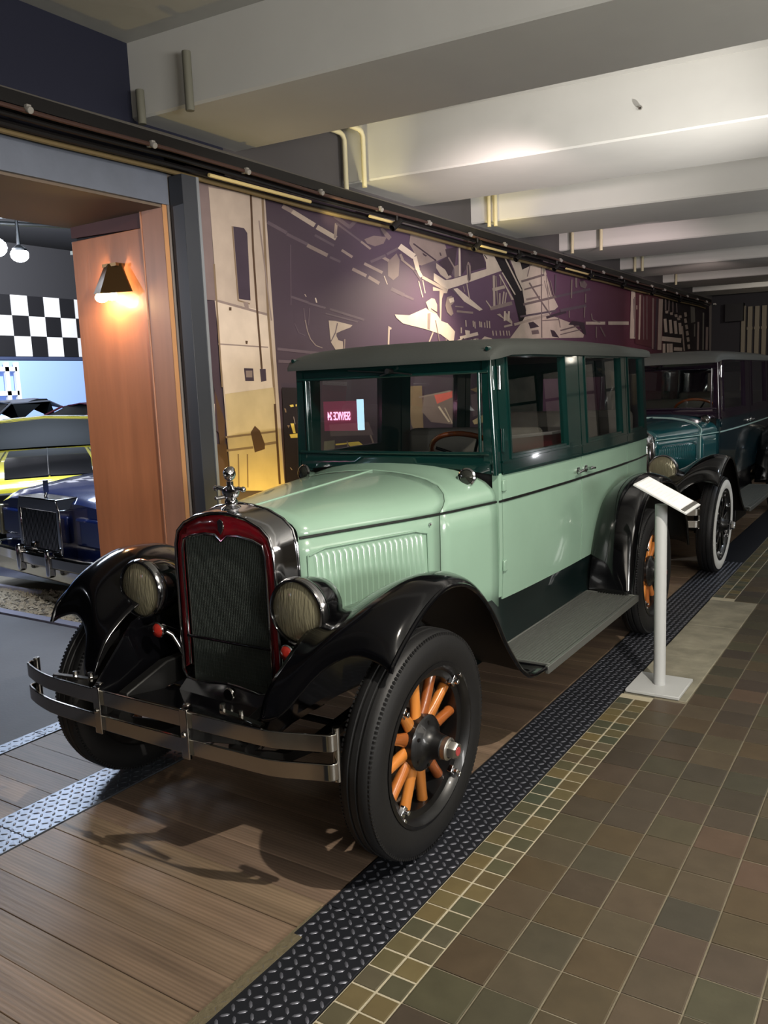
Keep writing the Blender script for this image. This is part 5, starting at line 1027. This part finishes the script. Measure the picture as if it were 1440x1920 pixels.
mb = MB(); mb.slab([[(-.72, 1.75, .95), (.72, 1.75, .95)], [(-.56, 2.48, 1.32), (.56, 2.48, 1.32)]], (0, .02, 0)); mb.build('windshield', TINT, bc)
mb = MB(); mb.box(-.33, .33, -.12, .12, .30, .40); mb.prism([(-.35, -.12, .70), (.35, -.12, .70), (.31, -.12, .80), (-.31, -.12, .80)], (0, .22, 0)); mb.box(-.35, -.30, -.12, .1, .30, .72); mb.box(.30, .35, -.12, .1, .30, .72)
gsh = mb.build('grille_shell', CHROME, bc, bevel=.01)
base = None
for k in range(26):
    mb = MB()
    if base is None: mb.box(-.005, .005, -.112, -.09, .38, .71); o = base = mb.build('grille_bar', OLDCHROME, gsh, smooth=False); 
    else: o = base.copy(); COL.objects.link(o)
    o.location = (-.29 + k * .0232, 0, 0)
mb = MB(); mb.box(-.30, .30, -.085, -.07, .36, .71); mb.build('grille_backing', mat('grille_grey', (110, 112, 118), .5, .5), gsh)
mb = MB(); mb.cyl((0, -.04, .80), (0, -.03, .83), .012); mb.box(-.004, .004, -.05, -.01, .83, .93); mb.build('hood_ornament', CHROME, bc)
for s in (-1, 1):
    mb = MB(); mb.box(s * .42, s * .84, -.035, .02, .44, .66); mb.build('headlamp_door', BLUEP, bc, bevel=.02)
    mb = MB(); mb.box(s * .86, s * .92, -.04, .06, .42, .68); mb.build('marker_lamp', LENS, bc, bevel=.01)
    mb = MB(); mb.box(s * .22, s * .27, -.21, -.14, .20, .42); mb.build('bumper_guard', CHROME, bc, bevel=.02)
mb = MB(); mb.bar([(-.97, .25, .32), (-.93, -.06, .32), (-.7, -.14, .32), (0, -.17, .32), (.7, -.14, .32), (.93, -.06, .32), (.97, .25, .32)], .05, .10); mb.box(-.85, .85, -.12, .0, .15, .27)
mb.build('front_bumper', OLDCHROME, bc, bevel=.015)
car_wheels(bc, .95, (.85, 4.0), .34)
yc = empty('yellow_muscle_car', (-7.35, 5.12, 0), math.radians(55)); tag(yc, 'yellow car with black hood stripes behind the dark blue car', 'car')
mb = MB()
hull(mb, [(.0, sect(.80, .66, .55, .28)), (.10, sect(.90, .76, .62, .22)), (.8, sect(.93, .88, .70, .2)), (2.1, sect(.93, .965, .76, .2)), (2.9, sect(.94, .97, .78, .2)), (4.4, sect(.92, .96, .76, .22)), (4.9, sect(.86, .86, .64, .3))])
mb.build('body', YELP, yc, sharp=50)
mb = MB(); hull(mb, [(2.55, [(0, 1.30), (.48, 1.29), (.58, 1.25), (.76, .97)]), (3.0, [(0, 1.34), (.5, 1.33), (.60, 1.27), (.80, .97)]), (3.6, [(0, 1.33), (.5, 1.32), (.58, 1.26), (.80, .97)]), (4.4, [(0, 1.02), (.45, 1.01), (.6, 1.0), (.74, .95)])])
yb = mb.build('cabin', TINT, yc, sharp=50)
mb = MB(); mb.slab([[(-.62, 2.50, 1.29), (0, 2.47, 1.325), (.62, 2.50, 1.29)], [(-.61, 2.62, 1.32), (0, 2.6, 1.355), (.61, 2.62, 1.32)], [(-.60, 3.6, 1.32), (0, 3.6, 1.35), (.60, 3.6, 1.32)]], (0, 0, -.03)); mb.build('roof', YELP, yc)
mb = MB(); mb.slab([[(-.76, 2.05, .985), (0, 1.95, 1.0), (.76, 2.05, .985)], [(-.60, 2.52, 1.30), (0, 2.48, 1.33), (.60, 2.52, 1.30)]], (0, .02, 0)); mb.build('windshield', TINT, yc)
for s in (-1, 1): mb = MB(); mb.tube([(s * .80, 2.02, .97), (s * .62, 2.52, 1.31)], .022); mb.build('windshield_pillar', YELP, yc)
for s in (-1, 1):
    mb = MB(); mb.slab([[(s * .008, .12, .785), (s * .42, .12, .775)], [(s * .008, .8, .907), (s * .44, .8, .898)], [(s * .006, 1.75, .972), (s * .42, 1.75, .962)]], (0, 0, .014)); mb.build('hood_stripe', BLACK, yc)
    mb = MB(); mb.tube([(s * .50, .12, .775), (s * .50, .8, .905), (s * .46, 1.8, .967)], .007); mb.build('pin_stripe', BLACK, yc)
mb = MB(); mb.tube([(0, .14, .800), (0, .8, .925), (0, 1.7, .985)], .01); mb.build('hood_spear', CHROME, yc)
mb = MB(); mb.box(-.82, .82, -.06, .04, .42, .66); mb.build('front_grille', SATIN, yc, bevel=.02)
mb = MB(); mb.bar([(-.93, .2, .36), (-.85, -.06, .36), (0, -.12, .36), (.85, -.06, .36), (.93, .2, .36)], .05, .09); mb.build('front_bumper', CHROME, yc, bevel=.01)
car_wheels(yc, .93, (.85, 3.9), .34)
def plain_car(name, loc, rz, paint, roofp, label, h=1.42, w=.92):
    c = empty(name, loc, rz); tag(c, label, 'car'); mb = MB()
    hull(mb, [(.0, sect(w * .88, .70, .55, .3)), (.15, sect(w, .84, .65, .22)), (1.3, sect(w, .95, .72, .2)), (3.6, sect(w, .97, .74, .2)), (4.7, sect(w * .92, .88, .64, .3))]); mb.build('body', paint, c, sharp=50)
    mb = MB(); hull(mb, [(1.35, [(0, .97), (.5, .96), (.7, .95)]), (1.95, [(0, h - .04), (.45, h - .05), (.56, h - .1), (.74, .95)]), (2.8, [(0, h), (.48, h - .01), (.58, h - .07), (.76, .95)]), (3.7, [(0, 1.0), (.45, 1.0), (.7, .94)])]); mb.build('cabin', TINT, c, sharp=50)
    mb = MB(); mb.slab([[(-.56, 1.9, h - .08), (0, 1.88, h - .02), (.56, 1.9, h - .08)], [(-.58, 2.8, h - .05), (0, 2.85, h + .015), (.58, 2.8, h - .05)], [(-.56, 3.2, h - .22), (0, 3.25, h - .16), (.56, 3.2, h - .22)]], (0, 0, -.02)); mb.build('roof', roofp, c)
    for s in (-1, 1): mb = MB(); mb.tube([(s * .74, 1.3, .95), (s * .57, 1.9, h - .08)], .02); mb.build('windshield_pillar', roofp, c)
    car_wheels(c, w, (.8, 3.8), .33); return c
dc = plain_car('dark_coupe', (-16.1, 8.2, .20), 0, mat('black_blue_paint', (34, 42, 62), .2, 0, 1), mat('grey_vinyl_roof', (70, 74, 84), .5), 'dark coupe with a grey roof beyond the yellow car', 1.40)
mb = MB(); mb.box(-17.5, -12.6, 5.5, 16.0, -.045, .2); mb.build('display_platform', TUNNEL, fl, smooth=False)
gc = plain_car('green_red_car', (-14.0, 8.7, .20), 0, mat('pale_green_paint', (130, 176, 130), .3, 0, 1), mat('maroon_roof', (110, 30, 50), .4), 'pale green car with a maroon roof beside the wood panel', 1.30)

# ---- neon service sign on the hall's front side; the windshield mirrors it
ns_ = empty('neon_sign', (-7.15, -3.32, 1.15)); tag(ns_, 'pink and white lit service sign mirrored in the sedan windshield', 'sign')
mb = MB(); mb.box(-.32, .29, -.05, 0, -.21, .22); mb.build('sign_board', mat('sign_pink', (160, 60, 90), .5, emit=(190, 50, 96), estr=1.0), ns_, smooth=False)
mb = MB(); mb.box(.30, .38, -.03, .03, -.20, .24); mb.build('light_tube', mat('tube_glow', (220, 245, 255), .5, emit=(190, 235, 255), estr=7), ns_, smooth=False)
LG = mat('letter_glow', (255, 240, 250), .5, emit=(255, 190, 225), estr=9)
cu = bpy.data.curves.new('sign_lettering', 'FONT'); cu.body = 'SERVICE 24'; cu.size = .105; cu.align_x = 'CENTER'; cu.align_y = 'CENTER'; cu.extrude = .004; cu.offset = .0012
to = bpy.data.objects.new('lettering_source', cu); COL.objects.link(to); bpy.context.view_layer.update()
me = bpy.data.meshes.new_from_object(to); bpy.data.objects.remove(to)
o = bpy.data.objects.new('sign_lettering', me); COL.objects.link(o); o.parent = ns_; o.location = (-.04, .01, .0); o.rotation_euler = (PI / 2, 0, PI); o.scale = (.80, 1.6, 1)
me.materials.append(LG); o['kind'] = 'stuff'
# boards, globes and counter added out of view for the side windows to mirror
for k, x in enumerate((1.9, 3.25, 4.6, 5.9)):
    w_ = ('leftmost', 'second from left', 'third from left', 'rightmost')[k]
    t_ = empty('reflection_board', (x, 17.38, 1.35)); tag(t_, '%s pale framed board on the far wall, added for window reflections' % w_, 'display board', 'boards added for reflections')
    mb = MB(); mb.box(-.5, .5, -.02, .0, -1.0, .9); mb.build('board', mat('board_white', (150, 144, 136), .6, var=.3, vscale=2), t_, smooth=False)
    mb = MB(); mb.box(-.56, -.50, -.04, .0, -1.06, .96); mb.box(.50, .56, -.04, 0, -1.06, .96); mb.box(-.5, .5, -.04, 0, .9, .96); mb.box(-.5, .5, -.04, 0, -1.06, -1.0); mb.box(-.5, .5, -.04, 0, .28, .34); mb.build('board_frame', SATIN, t_, smooth=False)
for k, (x, y, z) in enumerate(((5.0, 14.6, 2.25), (5.25, 14.9, 2.25), (2.6, 15.4, 2.3))):
    t_ = empty('reflection_globe', (x, y, z)); tag(t_, ('left', 'right', 'single')[k] + ' lit glass globe added near the far end wall for window reflections', 'lamp', 'globes added for reflections')
    mb = MB(); mb.sphere((0, 0, 0), .075, 14); mb.build('globe', mat('globe_glow', (255, 250, 240), .4, emit=(255, 244, 226), estr=9), t_)
    mb = MB(); mb.cyl((0, 0, .07), (0, 0, 1.05), .006, n=6); mb.cyl((0, 0, .06), (0, 0, .10), .03); mb.build('lamp_cord', SATIN, t_)
rc = empty('reflection_counter', (5.2, 15.4, 0)); tag(rc, 'red counter with a pale top, added at the far right for window reflections', 'counter')
mb = MB(); mb.box(-1.3, 1.3, -.3, .3, 0.0, .95); mb.build('counter_body', mat('red_laminate', (150, 34, 50), .4), rc, bevel=.01)
mb = MB(); mb.box(-1.35, 1.35, -.35, .35, .95, 1.0); mb.build('counter_top', mat('counter_white', (220, 216, 210), .3), rc, bevel=.005)

# ---- label stand
st = empty('label_stand', (-1.065, 4.09, 0), math.radians(-3)); tag(st, 'white-grey museum label stand with square base at the rear wheel', 'stand')
WPL = mat('light_grey_powder', (178, 180, 180), .45)
mb = MB(); mb.box(-.13, .13, -.145, .145, 0.0, .016); mb.build('base_plate', WPL, st, bevel=.003)
mb = MB(); mb.cyl((0, .0, .014), (0, .0, .93), .029, n=28); mb.build('pole', WPL, st)
st.rotation_euler = (0, 0, 0)
M = frame((.030, -.015, .980), Vector((.255, -.018, -.130)).cross(Vector((.022, .18, .018))), (.255, -.018, -.130))
mb = MB(); mb.box(-.143, .143, -.092, .092, -.006, .004, 0, M); mb.build('sign_plate', mat('plate_white', (205, 206, 206), .35), st, bevel=.002)
mb = MB(); mb.box(-.132, .105, -.082, .082, .004, .0055, 0, M); sh_ = mb.build('paper_sheet', mat('paper', (232, 232, 230), .7), st, smooth=False)
mb = MB()
for k in range(9): mb.box(-.11 + k * .02, -.11 + k * .02 + .003, -.065, .065 - (k * 5 % 7) * .01, .0055, .0058, 0, M)
mb.build('text_line', mat('faint_print', (210, 211, 211), .7), sh_, smooth=False)
mb = MB(); mb.box(.110, .130, -.088, .088, .0035, .007, 0, M); mb.build('clip_strip', OLDCHROME, st, bevel=.001)

# ---- the two sedans
P1 = dict(body=LGREEN, top=DGREEN, hood=LGREEN, valance=mat('valance_black_green', (8, 20, 20), .3, 0, .6), rad=REDENAMEL, roofm=ROOFFAB, line=SATIN, wood=True, whitewall=False, bright=False,
          badge=mat('red_cap_badge', (150, 60, 60), .5), visor=.985, bz=0.0)
c1 = build_sedan('vintage_sedan', (-2.10, 2.24, 0), P1); tag(c1, 'sage and bottle green vintage sedan with wooden spoke wheels, nearest the camera', 'car')
TEAL = mat('dark_teal_paint', (16, 72, 76), .2, 0, 1); TEALB = mat('teal_black_paint', (14, 40, 48), .16, 0, 1); CREAML = mat('pale_stripe', (150, 176, 170), .4)
P2 = dict(body=TEALB, top=mat('aubergine_paint', (32, 20, 34), .14, 0, 1), hood=TEAL, valance=BLACK, rad=OLDCHROME, roofm=mat('grey_roof_cloth', (74, 76, 74), .75, bump=.1, bscale=150), line=CREAML, wood=False, whitewall=True, bright=True,
          badge=CHROME, visor=.80, bz=0.0)
c2 = build_sedan('vintage_sedan', (-2.09, 6.82, 0), P2); tag(c2, 'dark teal vintage sedan with whitewall tyres parked behind the sage green one', 'car')
# the second car is a longer model: stretch everything behind its cowl, wheels and rear fenders only move back
EXT = .75
def ext_of(y): return EXT * min(1, max(0, (y - 1.15) / 1.9))
def stretch(o, acc):
    for ch in o.children:
        off = acc + ch.location
        if ch.name.startswith('wheel') or ch.type == 'EMPTY':
            if ch.location.y > 1.5: ch.location.y += ext_of(2.76)
            continue
        if ch.name.startswith(('steering', 'door_handle', 'door_hinge', 'rear_axle')) : d = ext_of(sum(v.co.y for v in ch.data.vertices) / max(1, len(ch.data.vertices)))
        elif ch.name.startswith('rear_fender'): d = ext_of(2.76)
        elif ch.name.startswith('rolled_edge') and o.name.startswith('rear_fender'): d = ext_of(2.76)
        else: d = None
        for v in ch.data.vertices:
            v.co.y += ext_of(v.co.y) if d is None else d
        stretch(ch, off)
stretch(c2, Vector((0, 0, 0)))
